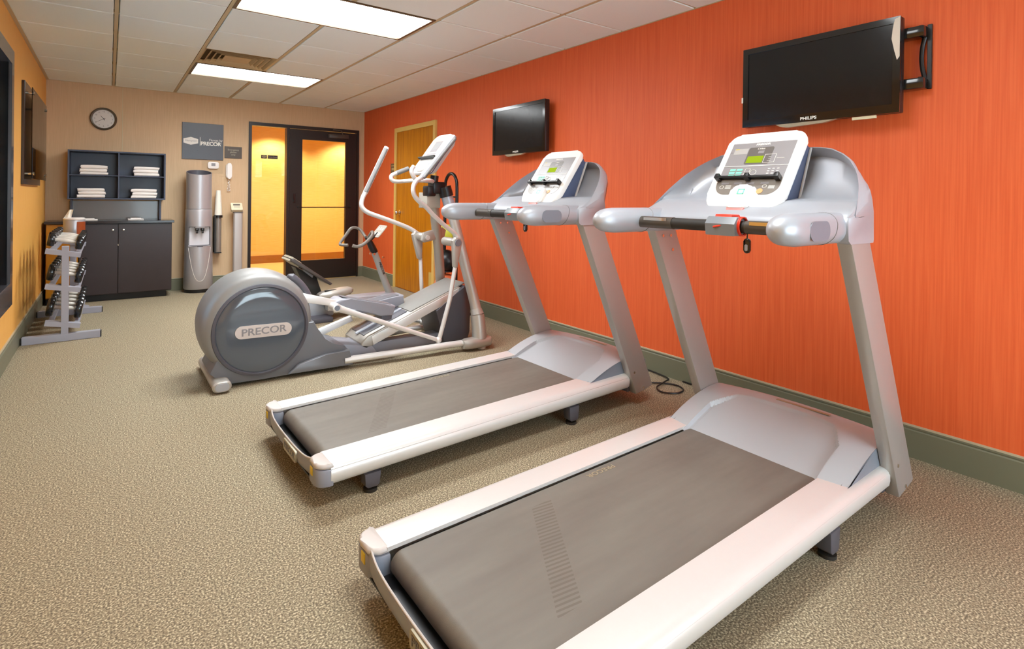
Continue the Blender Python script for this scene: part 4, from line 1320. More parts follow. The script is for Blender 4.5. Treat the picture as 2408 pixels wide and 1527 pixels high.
CF = 7.235                      # front plane of the cabinet
t.location = (0, 0, 0)
cb = blk('carcass', (-0.26, CF + 0.02, 0.07), (0.595, YB - 0.016, 0.845), 'wood_dark', t)
blk('plinth', (-0.26, CF + 0.06, 0.0), (0.545, YB - 0.016, 0.07), 'black', t)
for k, (a, c) in enumerate(((-0.255, 0.082), (0.088, 0.590))):
    dr = blk('cabinet_door', (a, CF, 0.08), (c, CF + 0.02, 0.838), 'wood_dark', t)
    kx = c - 0.045 if k == 0 else a + 0.045
    MB().lathe([(0.0, 0.022), (0.010, 0.020), (0.012, 0.013), (0.006, 0.008), (0.006, 0.0)], (0, 0, 0), 16).build('knob', 'chrome', dr).matrix_local = Matrix.Translation((kx, CF, 0.775)) @ Matrix.Rotation(PI / 2, 4, 'X')
MB().box((0.082, CF - 0.004, 0.60), (0.089, CF + 0.004, 0.62)).build('door_catch', 'chrome', t, smooth=False)
t['label'] = 'dark espresso two door cabinet against the back wall'
t = thing('side_cabinet', 'amber wood low cabinet behind the dumbbell rack', 'cabinet', (0, 0, 0))
blk('carcass', (-0.53, CF + 0.02, 0.07), (-0.262, YB - 0.016, 0.845), 'amber', t)
blk('cabinet_door', (-0.527, CF, 0.08), (-0.265, CF + 0.02, 0.838), 'amber', t)
blk('plinth', (-0.53, CF + 0.05, 0.0), (-0.262, YB - 0.016, 0.07), 'black', t)
o = MB().box((-0.545, CF - 0.02, 0.846), (0.615, YB, 0.874), bev=0.003).build('countertop', 'counter', smooth=False)
tag(o, 'dark countertop lying across both low cabinets', 'countertop')
o = MB().box((-0.36, YB - 0.02, 0.875), (0.50, YB - 0.001, 1.085)).build('back_panel', mat('grey_backsplash', '#8e8a88', 0.25, coat=0.3), smooth=False)
tag(o, 'grey back panel between countertop and towel shelf', 'panel')
# towel shelf, open front
t = thing('towel_shelf', 'navy wall shelf with four compartments of folded towels', 'shelf', (0, 0, 0))
SX0, SX1, SZ0, SZ1, SF = -0.365, 0.535, 1.105, 1.640, 7.36
th = 0.016
blk('side_panel', (SX0, SF, SZ0), (SX0 + th, YB, SZ1), 'shelf', t)
blk('side_panel', (SX1 - th, SF, SZ0), (SX1, YB, SZ1), 'shelf', t)
blk('top_board', (SX0 + th, SF, SZ1 - th), (SX1 - th, YB, SZ1), 'shelf', t)
blk('bottom_board', (SX0 + th, SF, SZ0), (SX1 - th, YB, SZ0 + th), 'shelf', t)
blk('divider', (0.079, SF, SZ0 + th), (0.093, YB, SZ1 - th), 'shelf', t)
blk('shelf_board', (SX0 + th, SF, 1.362), (0.079, YB, 1.374), 'shelf', t)
blk('shelf_board', (0.093, SF, 1.362), (SX1 - th, YB, 1.374), 'shelf', t)
blk('back_board', (SX0 + th, YB - 0.008, SZ0 + th), (SX1 - th, YB - 0.001, SZ1 - th), 'shelf', t)
blk('shelf_leg', (-0.345, YB - 0.16, 0.875), (-0.325, YB - 0.022, SZ0), 'shelf', t)
blk('shelf_leg', (0.482, YB - 0.16, 0.875), (0.502, YB - 0.022, SZ0), 'shelf', t)


def folded_towel(w, d, h, seed):
    """a towel folded in layers: rounded fold at the front, open edges behind"""
    rnd = random.Random(seed)
    rows = []
    n = 14
    prof = []
    for k in range(9):
        a = -PI / 2 - PI * k / 8
        prof.append((-d / 2 + h * 0.42 + h * 0.42 * math.cos(a), h / 2 + h / 2 * math.sin(a) * 0.98))
    prof = prof + [(-d / 4, h), (0, h * 0.99), (d / 4, h), (d / 2 - 0.004, h * 0.97), (d / 2, h * 0.6), (d / 2, h * 0.3), (d / 2 - 0.003, 0.001), (0, 0)]
    ph = rnd.random() * 6
    for i in range(n + 1):
        x = -w / 2 + w * i / n
        e = 1 - 0.10 * (abs(2 * i / n - 1)) ** 6
        rows.append([(x + 0.003 * math.sin(5 * z / h + ph) * (1 if abs(2 * i / n - 1) > 0.9 else 0), y * (1 - 0.01 * math.sin(3 * x / w + ph)), z * e * (1 + 0.04 * math.sin(4 * x / w + ph)) if z > h * 0.5 else z) for y, z in prof])
    return MB().grid(rows, close_v=True, capu=True)


names = {(0, 0): 'lower left', (0, 1): 'upper left', (1, 0): 'lower right', (1, 1): 'upper right'}
ths = [0.036, 0.030, 0.033]
for (cx, cz, bx, bz) in ((0, 1, -0.140, 1.3745), (1, 1, 0.345, 1.3745), (0, 0, -0.158, 1.1215), (1, 0, 0.328, 1.1215)):
    z = bz
    for k in range(3):
        hh = ths[(k + cx + cz) % 3] * 1.07
        o = folded_towel(0.245 - 0.004 * ((k * 7 + cx) % 3), 0.17, hh, 10 * cx + 5 * cz + k).build('folded_towel', 'towel', angle=60)
        o.location = (bx + (0.006 if (k + cz) % 2 else -0.003), 7.365 + 0.09 + 0.003 * k, z)
        o.rotation_euler = (0, 0, 0.012 * ((k * 5 + cx * 3) % 3 - 1))
        z += hh + 0.0005
        tag(o, 'white folded towel, %s of three in the %s compartment' % (('bottom', 'middle', 'top')[k], names[(cx, cz)]), 'towel', 'folded white towels on the navy shelf')
# flat stacks on the countertop
for k, (x, w, lab) in enumerate(((-0.19, 0.18, 'flat pile of white paper lying on the left of the countertop'), (0.25, 0.15, 'small pile of white leaflets lying on the right of the countertop'))):
    o = MB().box((x - w / 2, 7.36, 0.875), (x + w / 2, 7.50, 0.888), bev=0.003).box((x - w / 3, 7.38, 0.888), (x + w / 3, 7.49, 0.896), bev=0.002).build('paper_pile', 'towel', smooth=False)
    tag(o, lab, 'paper')

# ================================================================== CLOCK, SIGNS, PHONE, THERMOSTAT
t = thing('wall_clock', 'round white wall clock with a dark bronze rim', 'clock', (-0.058, YB, 2.020))
R2 = Matrix.Rotation(PI / 2, 4, 'X')
b = MB().lathe([(0.103, 0.0), (0.127, 0.0), (0.127, 0.022), (0.118, 0.030), (0.106, 0.026), (0.103, 0.012)], (0, 0, 0), 48)
bmesh.ops.transform(b.bm, matrix=R2, verts=list(b.bm.verts))
b.build('rim', mat('clock_rim', '#5d5448', 0.35, 0.3), t)
b = MB().cyl((0, -0.008, 0), 0.106, 0.012, 'y', 48)
face = b.build('clock_face', mat('clock_face', '#d9d7d3', 0.4), t)
for k in range(12):
    a = PI / 2 - 2 * PI * (k + 1) / 12
    text('numeral', str(k + 1), 0.022, Matrix.Translation((0.082 * math.cos(a), -0.0145, 0.082 * math.sin(a))) @ R2, 'panel_dark', face, 0.0003)


def hand(name, ang, ln, w):
    a = math.radians(90 - ang)
    d_ = Vector((math.cos(a), 0, math.sin(a)))
    n_ = Vector((-d_.z, 0, d_.x))
    P = [-d_ * 0.018 - n_ * w, d_ * ln - n_ * w * 0.4, d_ * ln + n_ * w * 0.4, -d_ * 0.018 + n_ * w]
    MB().prism([(p.x, p.z) for p in P], -0.018, -0.016, 'y').build(name, 'black', t, smooth=False)


hand('hour_hand', 322, 0.045, 0.0035)
hand('minute_hand', 240, 0.078, 0.0022)

t = thing('fitness_sign', 'large charcoal board with a white hexagonal badge and fitness wording', 'sign', (0.952, YB, 1.832))
MB().box((-0.229, -0.014, -0.225), (0.229, 0, 0.225), bev=0.002).build('board', 'poster', t, smooth=False)
hx = [(-0.215, -0.026), (-0.135, -0.048), (-0.055, -0.026), (-0.055, 0.026), (-0.135, 0.048), (-0.215, 0.026)]
bd = MB().prism([(x, z) for x, z in hx], -0.0155, -0.014, 'y').build('badge', 'white', t, smooth=False)
text('badge_script', 'Hampton', 0.034, Matrix.Translation((-0.135, -0.0158, 0.003)) @ R2, 'panel_grey', bd, 0.0003, 1.0)
text('badge_small_print', 'by', 0.010, Matrix.Translation((-0.135, -0.0158, 0.030)) @ R2, 'panel_grey', bd, 0.0003, 1.0)
MB().box((-0.037, -0.0155, -0.054), (-0.032, -0.014, 0.052)).build('divider_bar', 'white', t, smooth=False)
text('letters', 'PRECOR', 0.062, Matrix.Translation((0.086, -0.0150, -0.026)) @ R2, 'white', t, 0.0006, 1.02, bold=0.0022, space=0.95)
text('letters', 'Fitness by', 0.040, Matrix.Translation((0.142, -0.0150, 0.022)) @ R2, 'white', t, 0.0005, 0.95)
text('letters', '®', 0.014, Matrix.Translation((0.205, -0.0150, -0.016)) @ R2, 'white', t, 0.0003)

t = thing('phone_sign', 'small bronze sign reading emergency phone only', 'sign', (1.298, YB, 1.714))
MB().box((-0.102, -0.008, -0.075), (0.102, 0, 0.075), bev=0.002).build('board', 'sign_brown', t, smooth=False)
for w_, z_ in (('Emergency', 0.034), ('phone', 0.004), ('only', -0.028)):
    text('letters', w_, 0.030, Matrix.Translation((0, -0.0088, z_)) @ R2, 'beige_sign', t, 0.0004)

t = thing('thermostat', 'white wall thermostat with a small grey display', 'thermostat', (1.067, YB, 1.541))
MB().prism(rrect(0.125, 0.085, 0.022, 6), -0.028, 0, 'y', bev=0.005, seg=3).build('housing', 'white_plastic', t)
MB().prism([(x + 0.0, z + 0.008) for x, z in rrect(0.045, 0.034, 0.003, 3)], -0.0295, -0.028, 'y').build('display', 'panel_grey', t, smooth=False)
o = MB().box((0.962, YB - 0.003, 1.44), (1.18, YB, 1.595)).build('wall_plate', 'plain_wall', smooth=False)
tag(o, 'pale cover plate behind the thermostat', 'plate')

t = thing('wall_phone', 'white wall telephone with a hanging cord', 'telephone', (1.247, YB, 1.475))
MB().prism(rrect(0.072, 0.185, 0.03, 6), -0.03, 0, 'y', bev=0.004, seg=2).build('cradle', 'white_plastic', t)
MB().prism(rrect(0.052, 0.205, 0.024, 6), -0.062, -0.032, 'y', bev=0.010, seg=3).prism([(x, z + 0.07) for x, z in rrect(0.05, 0.05, 0.02, 5)], -0.045, -0.03, 'y').build('handset', 'white_plastic', t)
pts = []
for k in range(90):
    u = k / 89
    a = u * 2 * PI * 12
    pts.append((0.006 * math.cos(a) + 0.012 * math.sin(u * PI) * (-1 if u < .5 else 1), -0.02 + 0.006 * math.sin(a), -0.09 - 0.165 * math.sin(u * PI)))
MB().tube(pts, 0.0028, 6).build('coiled_cord', 'white_plastic', t)
o = MB().box((0.952, YB - 0.004, 1.30), (0.956, YB, 1.60)).build('cable_cover', 'plain_wall', smooth=False)
tag(o, 'thin cable cover on the wall left of the thermostat', 'cable cover')

# plaques outside on the corridor side of the glass panel
for lab, xa, xb in (('small dark plaque on the glass panel with an emblem', 1.640, 1.715), ('long dark plaque on the glass panel with lettering', 1.722, 1.852)):
    t = thing('glass_plaque', lab, 'sign', ((xa + xb) / 2, YB + 0.029, 1.683))
    w_ = (xb - xa) / 2
    MB().box((-w_, -0.003, -0.024), (w_, 0, 0.024)).build('plate', mat('plaque_dark', '#2b211b', 0.35), t, smooth=False)
    if w_ < 0.05:
        MB().prism([(-0.028, -0.008), (0, -0.018), (0.028, -0.008), (0.028, 0.008), (0, 0.018), (-0.028, 0.008)], -0.0036, -0.003, 'y').build('emblem', mat('plaque_taupe', '#8a7a5c', 0.4), t, smooth=False)
    else:
        text('letters', 'Fitness Room', 0.021, Matrix.Translation((0, -0.0036, -0.001)) @ R2, 'beige_sign', t, 0.0003)

# framed panel on stand-offs, left wall
t = thing('wall_picture', 'dark picture panel held off the yellow wall by chrome pins', 'picture', (XL, 6.22, 1.66))
MB().box((0.0, -0.60, -0.42), (0.022, 0.60, 0.40), bev=0.003).build('backing_board', mat('dark_panel', '#2d211c', 0.2, coat=0.4), t, smooth=False)
gp = MB().box((0.055, -0.52, -0.37), (0.060, 0.68, 0.36)).build('clear_panel', 'dark_glass', t, smooth=False)
for (y, z) in ((-0.46, 0.32), (-0.46, -0.33), (0.60, 0.31), (0.60, -0.32)):
    MB().cyl((0.042, y, z), 0.010, 0.045, 'x', 16).cyl((0.066, y, z), 0.014, 0.008, 'x', 16).build('standoff_pin', 'chrome', t)

# ================================================================== WATER COOLER
WC = Vector((0.888, 7.42, 0))
t = thing('water_cooler', 'tall silver water cooler with a cut top and black taps', 'water cooler', WC)
sil = mat('cooler_silver', '#b3b1b4', 0.34, 0.45)
prof_r = lambda z: 0.142 + 0.010 * (1 - z) if z < 1 else 0.137
n = 56
rows = []
zs = [0.045, 0.05, 0.2, 0.4, 0.53]


def cyl_pts(r, z):
    return [(r * math.cos(2 * PI * k / n), r * 0.92 * math.sin(2 * PI * k / n), z) for k in range(n)]


# body with a front alcove: the front wall is pushed in between two heights
alc0, alc1 = 0.555, 0.785
rows = []
for z in (0.042, 0.05, 0.25, 0.45, alc0 - 0.006, alc0, alc0 + 0.012, 0.62, 0.70, alc1 - 0.02, alc1 - 0.004, alc1 + 0.004, 0.88, 0.985, 0.995):
    r = 0.160 - 0.018 * max(0, min(1, z))
    if z == 0.042:
        r -= 0.006
    if z == 0.995:
        r -= 0.004
    P = []
    for k in range(n):
        a = 2 * PI * k / n
        x, y = r * math.cos(a), r * 0.92 * math.sin(a)
        if alc0 - 0.001 <= z <= alc1 and abs(x) < 0.108 and y < 0:
            f = 1.0
            if z < alc0 + 0.001:
                f = 0.0
            y = y * (1 - f) + (-0.035) * f
        P.append((x, y, z))
    rows.append(P)
MB().grid(rows, close_v=True, capu=True).build('body', sil, t, angle=50)
al = MB().box((-0.106, -0.060, alc0 + 0.012), (0.106, -0.034, alc1 - 0.004)).build('alcove', mat('alcove_white', '#c9c7cb', 0.4), t, smooth=False)
# drip tray, curved top lip
b = MB().prism([(0.106 * math.cos(a), -0.035 - 0.105 * math.sin(a)) for a in [PI * k / 16 for k in range(17)]], alc0 - 0.006, alc0 + 0.006, 'z')
b.build('drip_tray', 'charcoal', t, smooth=False)
for x in (-0.030, 0.030):
    tp = MB().box((x - 0.017, -0.118, 0.735), (x + 0.017, -0.055, 0.772), bev=0.005).box((x - 0.011, -0.112, 0.708), (x + 0.011, -0.088, 0.738), bev=0.003).build('tap', 'black_gloss', t)
MB().box((-0.052, -0.12, 0.772), (0.052, -0.05, 0.790), bev=0.004).build('tap_hood', 'shell', t)
# raised seam of the lower door
pts = []
for k in range(21):
    u = -1 + 2 * k / 20
    x = 0.118 * u
    z = 0.54 - 0.40 * (1 - abs(u) ** 2.6)
    r = 0.160 - 0.018 * z
    pts.append((x, -0.92 * math.sqrt(max(0, r * r - x * x)) - 0.001, z))
MB().tube(pts, 0.0025, 6, sub=2).build('door_seam', 'white_metal', t)
# upper sleeve: open cylinder cut at a slant
ro, ri = 0.138, 0.132
top = lambda y: 1.405 + 0.27 * (y + 0.127)
o_ = [[(ro * math.cos(a), ro * 0.92 * math.sin(a), 1.0) for a in [2 * PI * k / n for k in range(n)]],
      [(ro * math.cos(a), ro * 0.92 * math.sin(a), top(ro * 0.92 * math.sin(a))) for a in [2 * PI * k / n for k in range(n)]],
      [(ri * math.cos(a), ri * 0.92 * math.sin(a), top(ri * 0.92 * math.sin(a))) for a in [2 * PI * k / n for k in range(n)]],
      [(ri * math.cos(a), ri * 0.92 * math.sin(a), 1.0) for a in [2 * PI * k / n for k in range(n)]]]
sl = MB().grid(o_[:3], close_v=True).build('bottle_sleeve', sil, t, angle=50)
MB().grid([o_[2], o_[3]], close_v=True).build('sleeve_lining', 'charcoal', sl)
MB().cyl((0, 0, 1.30), ri * 0.9, 0.01, 'z', 40).build('sleeve_floor', 'black', sl)
b = MB()
b.lathe([(0.13, 0.0), (0.150, 0.0), (0.150, 0.042), (0.13, 0.042)], (0, 0, 0), 40, sy=0.92)
b.build('plinth', 'black', t)

# cup dispenser on the side of the cooler / wall
t = thing('cup_dispenser', 'wall cup dispenser with a stack of white paper cups', 'dispenser', (1.115, 7.50, 0))
MB().box((-0.045, 0.0, 0.44), (-0.030, 0.02, 0.92), bev=0.002).box((-0.045, 0.02, 0.44), (0.04, 0.138, 0.455)).box((-0.045, 0.10, 0.44), (-0.03, 0.138, 0.9)).build('bracket', 'black', t, smooth=False)
MB().lathe([(0.036, 0.455), (0.036, 0.905), (0.034, 0.905), (0.034, 0.457)], (0.002, 0.04, 0), 28).build('clear_tube', mat('smoke_tube', '#8c837b', 0.25, 0.2), t)
MB().lathe([(0.034, 0.885), (0.050, 0.885), (0.050, 0.915), (0.034, 0.915), (0.034, 0.885)], (0.002, 0.04, 0), 28).build('collar', 'black', t)
cupx = (1.117, 7.54)
o = MB().lathe([(0, 0.78), (0.030, 0.78), (0.0335, 0.80), (0.0335, 0.916), (0.044, 0.918), (0.040, 1.02), (0.032, 1.16), (0.026, 1.225), (0.0, 1.228)], (0, 0, 0), 28).build('paper_cup_stack', 'cup')
o.location = (cupx[0], cupx[1], 0)
tag(o, 'tall stack of white paper cups standing in the wall dispenser', 'cups')

# column scale
t = thing('column_scale', 'slim silver column scale with a tilted cream head', 'scale', (1.335, 7.45, 0))
MB().prism(rrect(0.105, 0.075, 0.02, 5), 0.03, 0.945, 'z').build('column', mat('scale_silver', '#bdb7b4', 0.35, 0.3), t)
MB().prism(rrect(0.30, 0.30, 0.03, 5), 0.004, 0.035, 'z', bev=0.006).build('platform', 'shell', t)
t.children[0].location = (0, 0.05, 0)
MB().prism(rrect(0.115, 0.085, 0.02, 5), 0.945, 0.962, 'z').build('collar', 'panel_grey', t).location = (0, 0.05, 0)
hm = Matrix.Translation((-0.02, 0.03, 1.01)) @ Matrix.Rotation(math.radians(-40), 4, 'X') @ Matrix.Rotation(PI / 2, 4, 'X')
hb = MB().prism(rrect(0.135, 0.115, 0.012, 4), -0.02, 0.028, 'z', hm, bev=0.005).build('display_head', mat('cream_plastic', '#ded2b4', 0.45), t)
MB().prism([(x, y + 0.025) for x, y in rrect(0.08, 0.022, 0.003, 3)], 0.028, 0.0295, 'z', hm).build('readout', 'panel_dark', hb, smooth=False)
for yy in (-0.005, -0.022):
    MB().prism([(x, y + yy) for x, y in rrect(0.07, 0.004, 0.001, 2)], 0.028, 0.0292, 'z', hm).build('print_line', 'panel_grey', hb, smooth=False)

# ================================================================== DUMBBELL RACK
RY0, RY1 = 5.50, 6.63
t = thing('dumbbell_rack', 'grey three tier dumbbell rack beside the yellow wall', 'rack', (-0.28, 6.05, 0))
RX = -0.28
RO = Vector((RX, 6.05, 0))


def R_(mb, name, m_='rack_paint', parent=None, **kw):
    bmesh.ops.translate(mb.bm, verts=list(mb.bm.verts), vec=-RO)
    return mb.build(name, m_, parent or t, **kw)


TIERS = (0.150, 0.438, 0.716)
SL = 0.20       # the trays lean down towards the room
for y in (RY0, RY1):
    ft = R_(MB().box((-0.540, y - 0.028, 0.0), (-0.050, y + 0.028, 0.058), bev=0.003), 'base_foot', smooth=False)
    R_(MB().box((-0.548, y - 0.024, 0.004), (-0.538, y + 0.024, 0.054)), 'end_cap', 'black', ft, smooth=False)
    R_(MB().box((-0.052, y - 0.024, 0.004), (-0.042, y + 0.024, 0.054)), 'end_cap', 'black', ft, smooth=False)
    up = R_(MB().box((RX - 0.023, y - 0.025, 0.058), (RX + 0.023, y + 0.025, 0.752), bev=0.002), 'rack_post', smooth=False)
    if y == RY0:
        R_(MB().cyl((RX - 0.005, y - 0.029, 0.03), 0.012, 0.004, 'y', 16), 'bolt', 'rack_paint', ft)
    for z in TIERS:
        s = -1 if y == RY0 else 1
        yy = y + 0.0
        ymin, ymax = (y - 0.006, y + 0.03) if s < 0 else (y - 0.03, y + 0.006)
        P = [(-0.400, z + 0.022), (-0.178, z - 0.022), (-0.185, z - 0.058), (-0.395 - 0.012, z - 0.016)]
        R_(MB().prism(P, ymin - 0.02, ymax, 'y') if s < 0 else MB().prism(P, ymin, ymax + 0.02, 'y'), 'tray_end', smooth=False)
for z in TIERS:
    for (x, dz) in ((-0.372, 0.012), (-0.205, -0.020)):
        R_(MB().box((x - 0.016, RY0, z + dz - 0.030), (x + 0.016, RY1, z + dz - 0.002)), 'tray_rail', smooth=False)
# dumbbells: chrome ribbed handle, two black heads; local x is the handle axis, origin at the axle
def dumbbell_parts(r):
    d = thing('dumbbell', 'x', 'dumbbell', (0, 0, 0), group='dumbbells on the rack')
    d['r'] = r
    rows = [(0.0, -0.068), (0.0135, -0.068), (0.0135, -0.05), (0.017, -0.02), (0.0175, 0), (0.017, 0.02), (0.0135, 0.05), (0.0135, 0.068), (0, 0.068)]
    MB().lathe(rows, (0, 0, 0), 18, axis='x').build('handle', mat('pale_handle', '#ddd8cf', 0.35, 0.2), d)
    for s in (-1, 1):
        MB().lathe([(0, 0.0), (r * 0.80, 0.0), (r * 0.95, 0.005), (r, 0.014), (r, 0.036), (r * 0.93, 0.046), (r * 0.62, 0.050), (r * 0.58, 0.047), (0, 0.047)], (0, 0, 0), 30, axis='x').build('weight_head', mat('dumbbell_black', '#17181b', 0.2, coat=0.4), d).matrix_local = Matrix.Translation((s * 0.068, 0, 0)) @ (Matrix() if s > 0 else Matrix.Rotation(PI, 4, 'Z'))
    return d


protos = {}
order = ('nearest', 'second nearest', 'middle', 'second farthest', 'farthest')
tn = ('bottom', 'middle', 'top')
for ti, z in enumerate(TIERS):
    r = (0.078, 0.068, 0.060)[ti]
    num = 5 if ti < 2 else 5
    pitch = (RY1 - RY0 - 0.14) / 5
    for k in range(num):
        if ti not in protos:
            d = dumbbell_parts(r)
            protos[ti] = d
        else:
            d = copy_tree(protos[ti])
        dz = math.sqrt(max(0, r * r - 0.0)) 
        d.location = (-0.288, RY0 + 0.12 + (0.012 if ti else 0.0) + pitch * (k + 0.25), z + r * 1.0 + 0.006)
        d.rotation_euler = (0, math.atan(0.19), 0)
        d['label'] = 'black headed dumbbell with pale handle, %s on the %s tier' % (order[k], tn[ti])
for k_, p in protos.items():
    pass

# wipes bucket standing beyond the rack on the cabinet
t = thing('wipes_canister', 'silver and red wipes canister with a white tissue sticking out', 'canister', (-0.225, 7.00, 0))
for ch in ():
    pass
t.location = (-0.285, 6.93, -0.0)
st_ = MB().cyl((0, 0, 0.355), 0.02, 0.70, 'z', 16).cyl((0, 0, 0.01), 0.13, 0.02, 'z', 30).cyl((0, 0, 0.705), 0.085, 0.012, 'z', 30).build('stand', 'rack_paint', t)
MB().lathe([(0, 0.712), (0.086, 0.712), (0.090, 0.725), (0.090, 0.895), (0.086, 0.905), (0.0, 0.905)], (0, 0, 0), 36).build('can', mat('can_silver', '#b3b4ba', 0.3, 0.4), t)
rows = []
for z in (0.732, 0.885):
    rows.append([(0.0908 * math.cos(a), 0.0908 * math.sin(a), z) for a in [math.radians(-75 + 110 * k / 16) for k in range(17)]])
MB().grid(rows).build('red_label', mat('rust_label', '#96451f', 0.4), t)
MB().lathe([(0.0, 0.906), (0.091, 0.906), (0.092, 0.918), (0.08, 0.925), (0, 0.925)], (0, 0, 0), 36).build('lid', 'white_plastic', t)
rows = []
for k in range(7):
    u = k / 6
    rows.append([(-0.055 + 0.03 * u - 0.030 * (1 - 0.5 * u) + 0.060 * (1 - 0.45 * u) * j / 5, 0.01 * math.sin(j * 1.7 + u * 3), 0.922 + 0.085 * u) for j in range(6)])
MB().grid(rows).build('tissue', 'cup', t, angle=80)
# ================================================================== TELEVISIONS on the red wall


def television(name_label, yc, zc, w, h, logo, damaged, gap, tilt=0.0):
    t = thing('television', name_label, 'television', (XR - gap, yc, zc))
    t.rotation_euler = (0, 0, 0)
    # local: screen faces -x, width along y
    hw, hh = w / 2, h / 2
    MB().box((-0.0, -hw, -hh), (0.045, hw, hh), bev=0.006).box((0.045, -hw * 0.7, -hh * 0.7), (0.065, hw * 0.7, hh * 0.7), bev=0.008).build('cabinet', 'black', t)
    b = MB()
    fr = 0.030
    b.box((-0.008, -hw, -hh), (0.0, -hw + fr, hh)).box((-0.008, hw - fr, -hh), (0.0, hw, hh)).box((-0.008, -hw + fr, hh - fr), (0.0, hw - fr, hh)).box((-0.008, -hw + fr, -hh), (0.0, hw - fr, -hh + fr * 1.35))
    bz = b.build('bezel', 'black_gloss', t, smooth=False)
    MB().box((-0.003, -hw + fr, -hh + fr * 1.35), (0.0, hw - fr, hh - fr)).build('screen', 'screen', t, smooth=False)
    m = frame((-0.0083, 0.0 + 0.02, -hh + 0.016), (0, -1, 0), (0, 0, 1))
    text('maker_letters', logo, 0.022 if w > 0.7 else 0.02, m, 'white', bz, 0.0004, 1.15, bold=0.0006)
    sp = [(0.16, -hh - 0.001), (-0.14, -hh - 0.001), (-0.08, -hh - 0.014), (0.10, -hh - 0.022), (0.13, -hh - 0.016)]
    sc = w / 0.754
    MB().prism([(y * sc + 0.03, z) for y, z in sp], -0.006, 0.02, 'x').build('speaker_lip', mat('lip_tan', '#a79d86', 0.35, 0.2), t, smooth=False)
    g = gap - 0.065
    return t, bz, hw, hh


tv, bz, hw, hh = television('large black television high on the red wall above the near treadmill', 1.318, 1.822, 0.752, 0.440, 'PHILIPS', True, 0.115)
tv.location = (XR - 0.115, 1.335, 1.815)
# swing bracket showing at the right end
MB().box((0.100, -0.462, -0.112), (0.112, -0.444, 0.182), bev=0.002).build('wall_bracket', 'black', tv, smooth=False)
MB().box((0.065, -0.25, -0.08), (0.113, 0.2, 0.15)).build('mount_box', 'black', tv, smooth=False)
for z in (0.150, -0.085):
    MB().box((0.046, -0.448, z - 0.028), (0.112, -0.24, z + 0.022), bev=0.006).cyl((0.075, -0.428, z + 0.024), 0.010, 0.006, 'z', 16).build('bracket_arm', 'black_gloss', tv)
pts = [(0.10, -0.440, 0.14), (0.10, -0.428, 0.09), (0.10, -0.424, 0.03), (0.10, -0.428, -0.02), (0.10, -0.440, -0.08)]
MB().tube(pts, 0.009, 10, sub=4).build('bracket_cable', 'black', tv)
# torn reflective film at the upper right corner
fl = [(-hw + 0.002, hh - 0.004), (-hw + 0.002, 0.035), (-hw + 0.012, 0.02), (-hw + 0.022, 0.06), (-hw + 0.034, 0.12), (-hw + 0.030, 0.165), (-hw + 0.022, hh - 0.012)]
MB().prism(fl[::-1], -0.0095, -0.0082, 'x').build('torn_film', mat('torn_silver_film', '#d8cdbd', 0.35), bz, smooth=False)
MB().box((-0.002, -0.30 + 0.02, -hh - 0.016), (0.01, -0.20 + 0.02, -hh - 0.002)).build('paper_tag', mat('tag_cream', '#d3c9a8', 0.6), tv, smooth=False)
MB().box((-0.0095, hw - 0.002, -0.08), (-0.003, hw + 0.006, -0.05)).build('film_scrap', 'cup', bz, smooth=False)
tv2, bz2, hw2, hh2 = television('smaller black television on the red wall near the honey door', 3.838, 1.797, 0.752, 0.435, 'PHILIPS', False, 0.10)
tv2.location = (XR - 0.10, 3.825, 1.792)
MB().box((0.065, -0.15, -0.12), (0.0999, 0.15, 0.12)).build('wall_bracket', 'black', tv2, smooth=False)

# room number plaque beside the honey door
t = thing('door_plaque', 'small bronze plaque on the red wall beside the honey door', 'sign', (XR - 0.004, 6.605, 1.54))
t.location = (XR, 6.625, 1.54)
MB().box((-0.007, -0.065, -0.07), (0, 0.065, 0.07), bev=0.001).build('plate', 'sign_brown', t, smooth=False)
MB().box((-0.0085, -0.035, -0.02), (-0.007, 0.035, 0.012)).build('inset', 'beige_sign', t, smooth=False)
MB().box((-0.0085, -0.045, 0.035), (-0.007, 0.045, 0.045)).build('inset', 'beige_sign', t, smooth=False)

# ================================================================== BALL STAND against the red wall
BX, BY = 2.80, 4.70
BO = Vector((BX, BY, 0))
t = thing('ball_stand', 'black hoop topped tube stand by the red wall holding exercise balls', 'stand', BO)


def B_(mb, name, m_='black', parent=None, **kw):
    return mb.build(name, m_, parent or t, **kw)


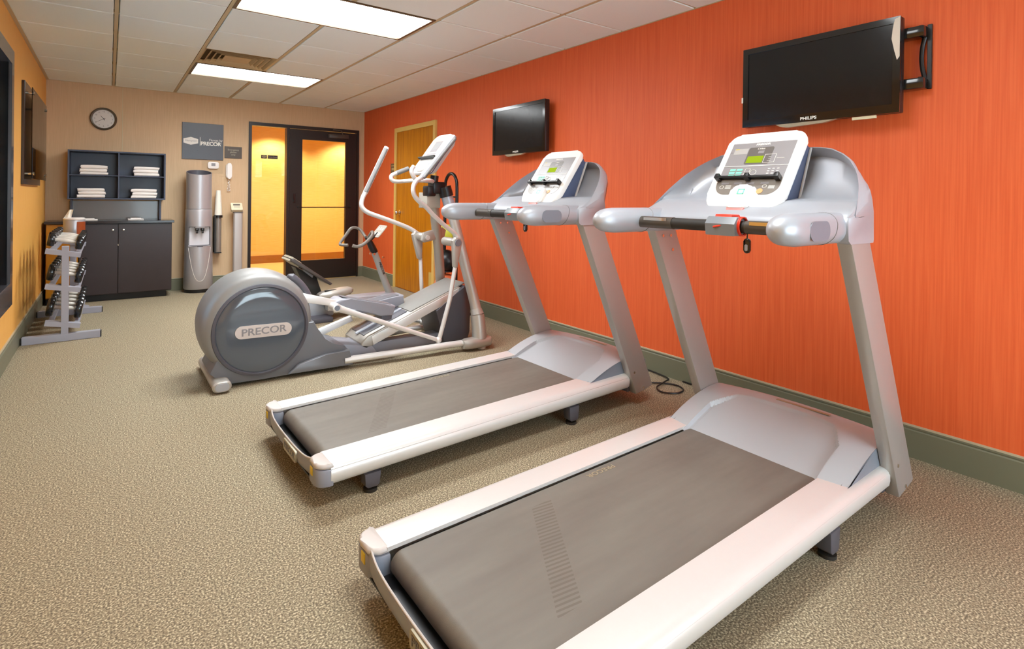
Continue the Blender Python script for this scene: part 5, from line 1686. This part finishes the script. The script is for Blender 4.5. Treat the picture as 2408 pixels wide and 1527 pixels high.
hoop = [(0, 0.115, 0.03), (0, 0.115, 0.6), (0, 0.115, 1.26)]
for k in range(1, 12):
    a = PI * k / 12
    hoop.append((0, 0.115 * math.cos(a), 1.285 + 0.13 * math.sin(a)))
hoop += [(0, -0.115, 1.26), (0, -0.115, 0.6), (0, -0.115, 0.03)]
B_(MB().tube(hoop, 0.016, 14), 'hoop_frame')
B_(MB().tube([(0, -0.115, 1.18), (0, 0.115, 1.18)], 0.009, 10), 'cross_rod')
B_(MB().box((-0.20, -0.16, 0.0), (0.16, -0.11, 0.03), bev=0.004), 'floor_bar')
B_(MB().box((-0.20, 0.11, 0.0), (0.16, 0.16, 0.03), bev=0.004), 'floor_bar')
for z in (0.715, 0.44, 0.19):
    pts = [(-0.045 + 0.075 * math.cos(2 * PI * k / 24), 0.075 * math.sin(2 * PI * k / 24), z) for k in range(24)]
    B_(MB().tube(pts, 0.007, 8, closed=True).tube([(0.03, 0, z), (0.0, 0.0, z)], 0.007, 8).tube([(0, -0.115, z), (0, 0.115, z)], 0.007, 8), 'ball_ring')
for z, r, m_, lab in ((0.715, 0.105, 'lime', 'lime green exercise ball, topmost on the black stand'), (0.44, 0.115, 'black', 'black exercise ball, middle of the black stand'), (0.19, 0.12, 'salmon', 'salmon red exercise ball, lowest on the black stand')):
    o = MB().sphere((0, 0, 0), r, 32).build('exercise_ball', m_)
    rr = math.sqrt(max(r * r - 0.068 ** 2, 0))
    o.location = (BX - 0.045, BY, z + rr + 0.006)
    tag(o, lab, 'ball', 'exercise balls on the stand')

# ================================================================== CORDS at the foot of the red wall
pts = [(2.62, 2.36, 0.10), (2.70, 2.33, 0.03), (2.80, 2.28, 0.010), (2.90, 2.20, 0.008), (2.94, 2.12, 0.008), (2.90, 2.05, 0.008), (2.82, 2.04, 0.008), (2.76, 2.10, 0.009), (2.80, 2.17, 0.011), (2.92, 2.20, 0.014), (3.00, 2.24, 0.011), (3.03, 2.4, 0.010), (3.033, 2.6, 0.008)]
o = MB().tube(pts, 0.005, 8, sub=6).build('power_cord', 'black')
tag(o, 'black power cord looping on the floor in front of the middle treadmill', 'cord')
pts = [(3.035, 2.15, 0.008), (3.036, 1.95, 0.008), (3.030, 1.8, 0.008), (3.0, 1.72, 0.008), (2.85, 1.62, 0.008), (2.70, 1.55, 0.008), (2.57, 1.50, 0.06)]
o = MB().tube(pts, 0.005, 8, sub=6).build('power_cord', 'black')
tag(o, 'black power cord along the baseboard to the near treadmill', 'cord')
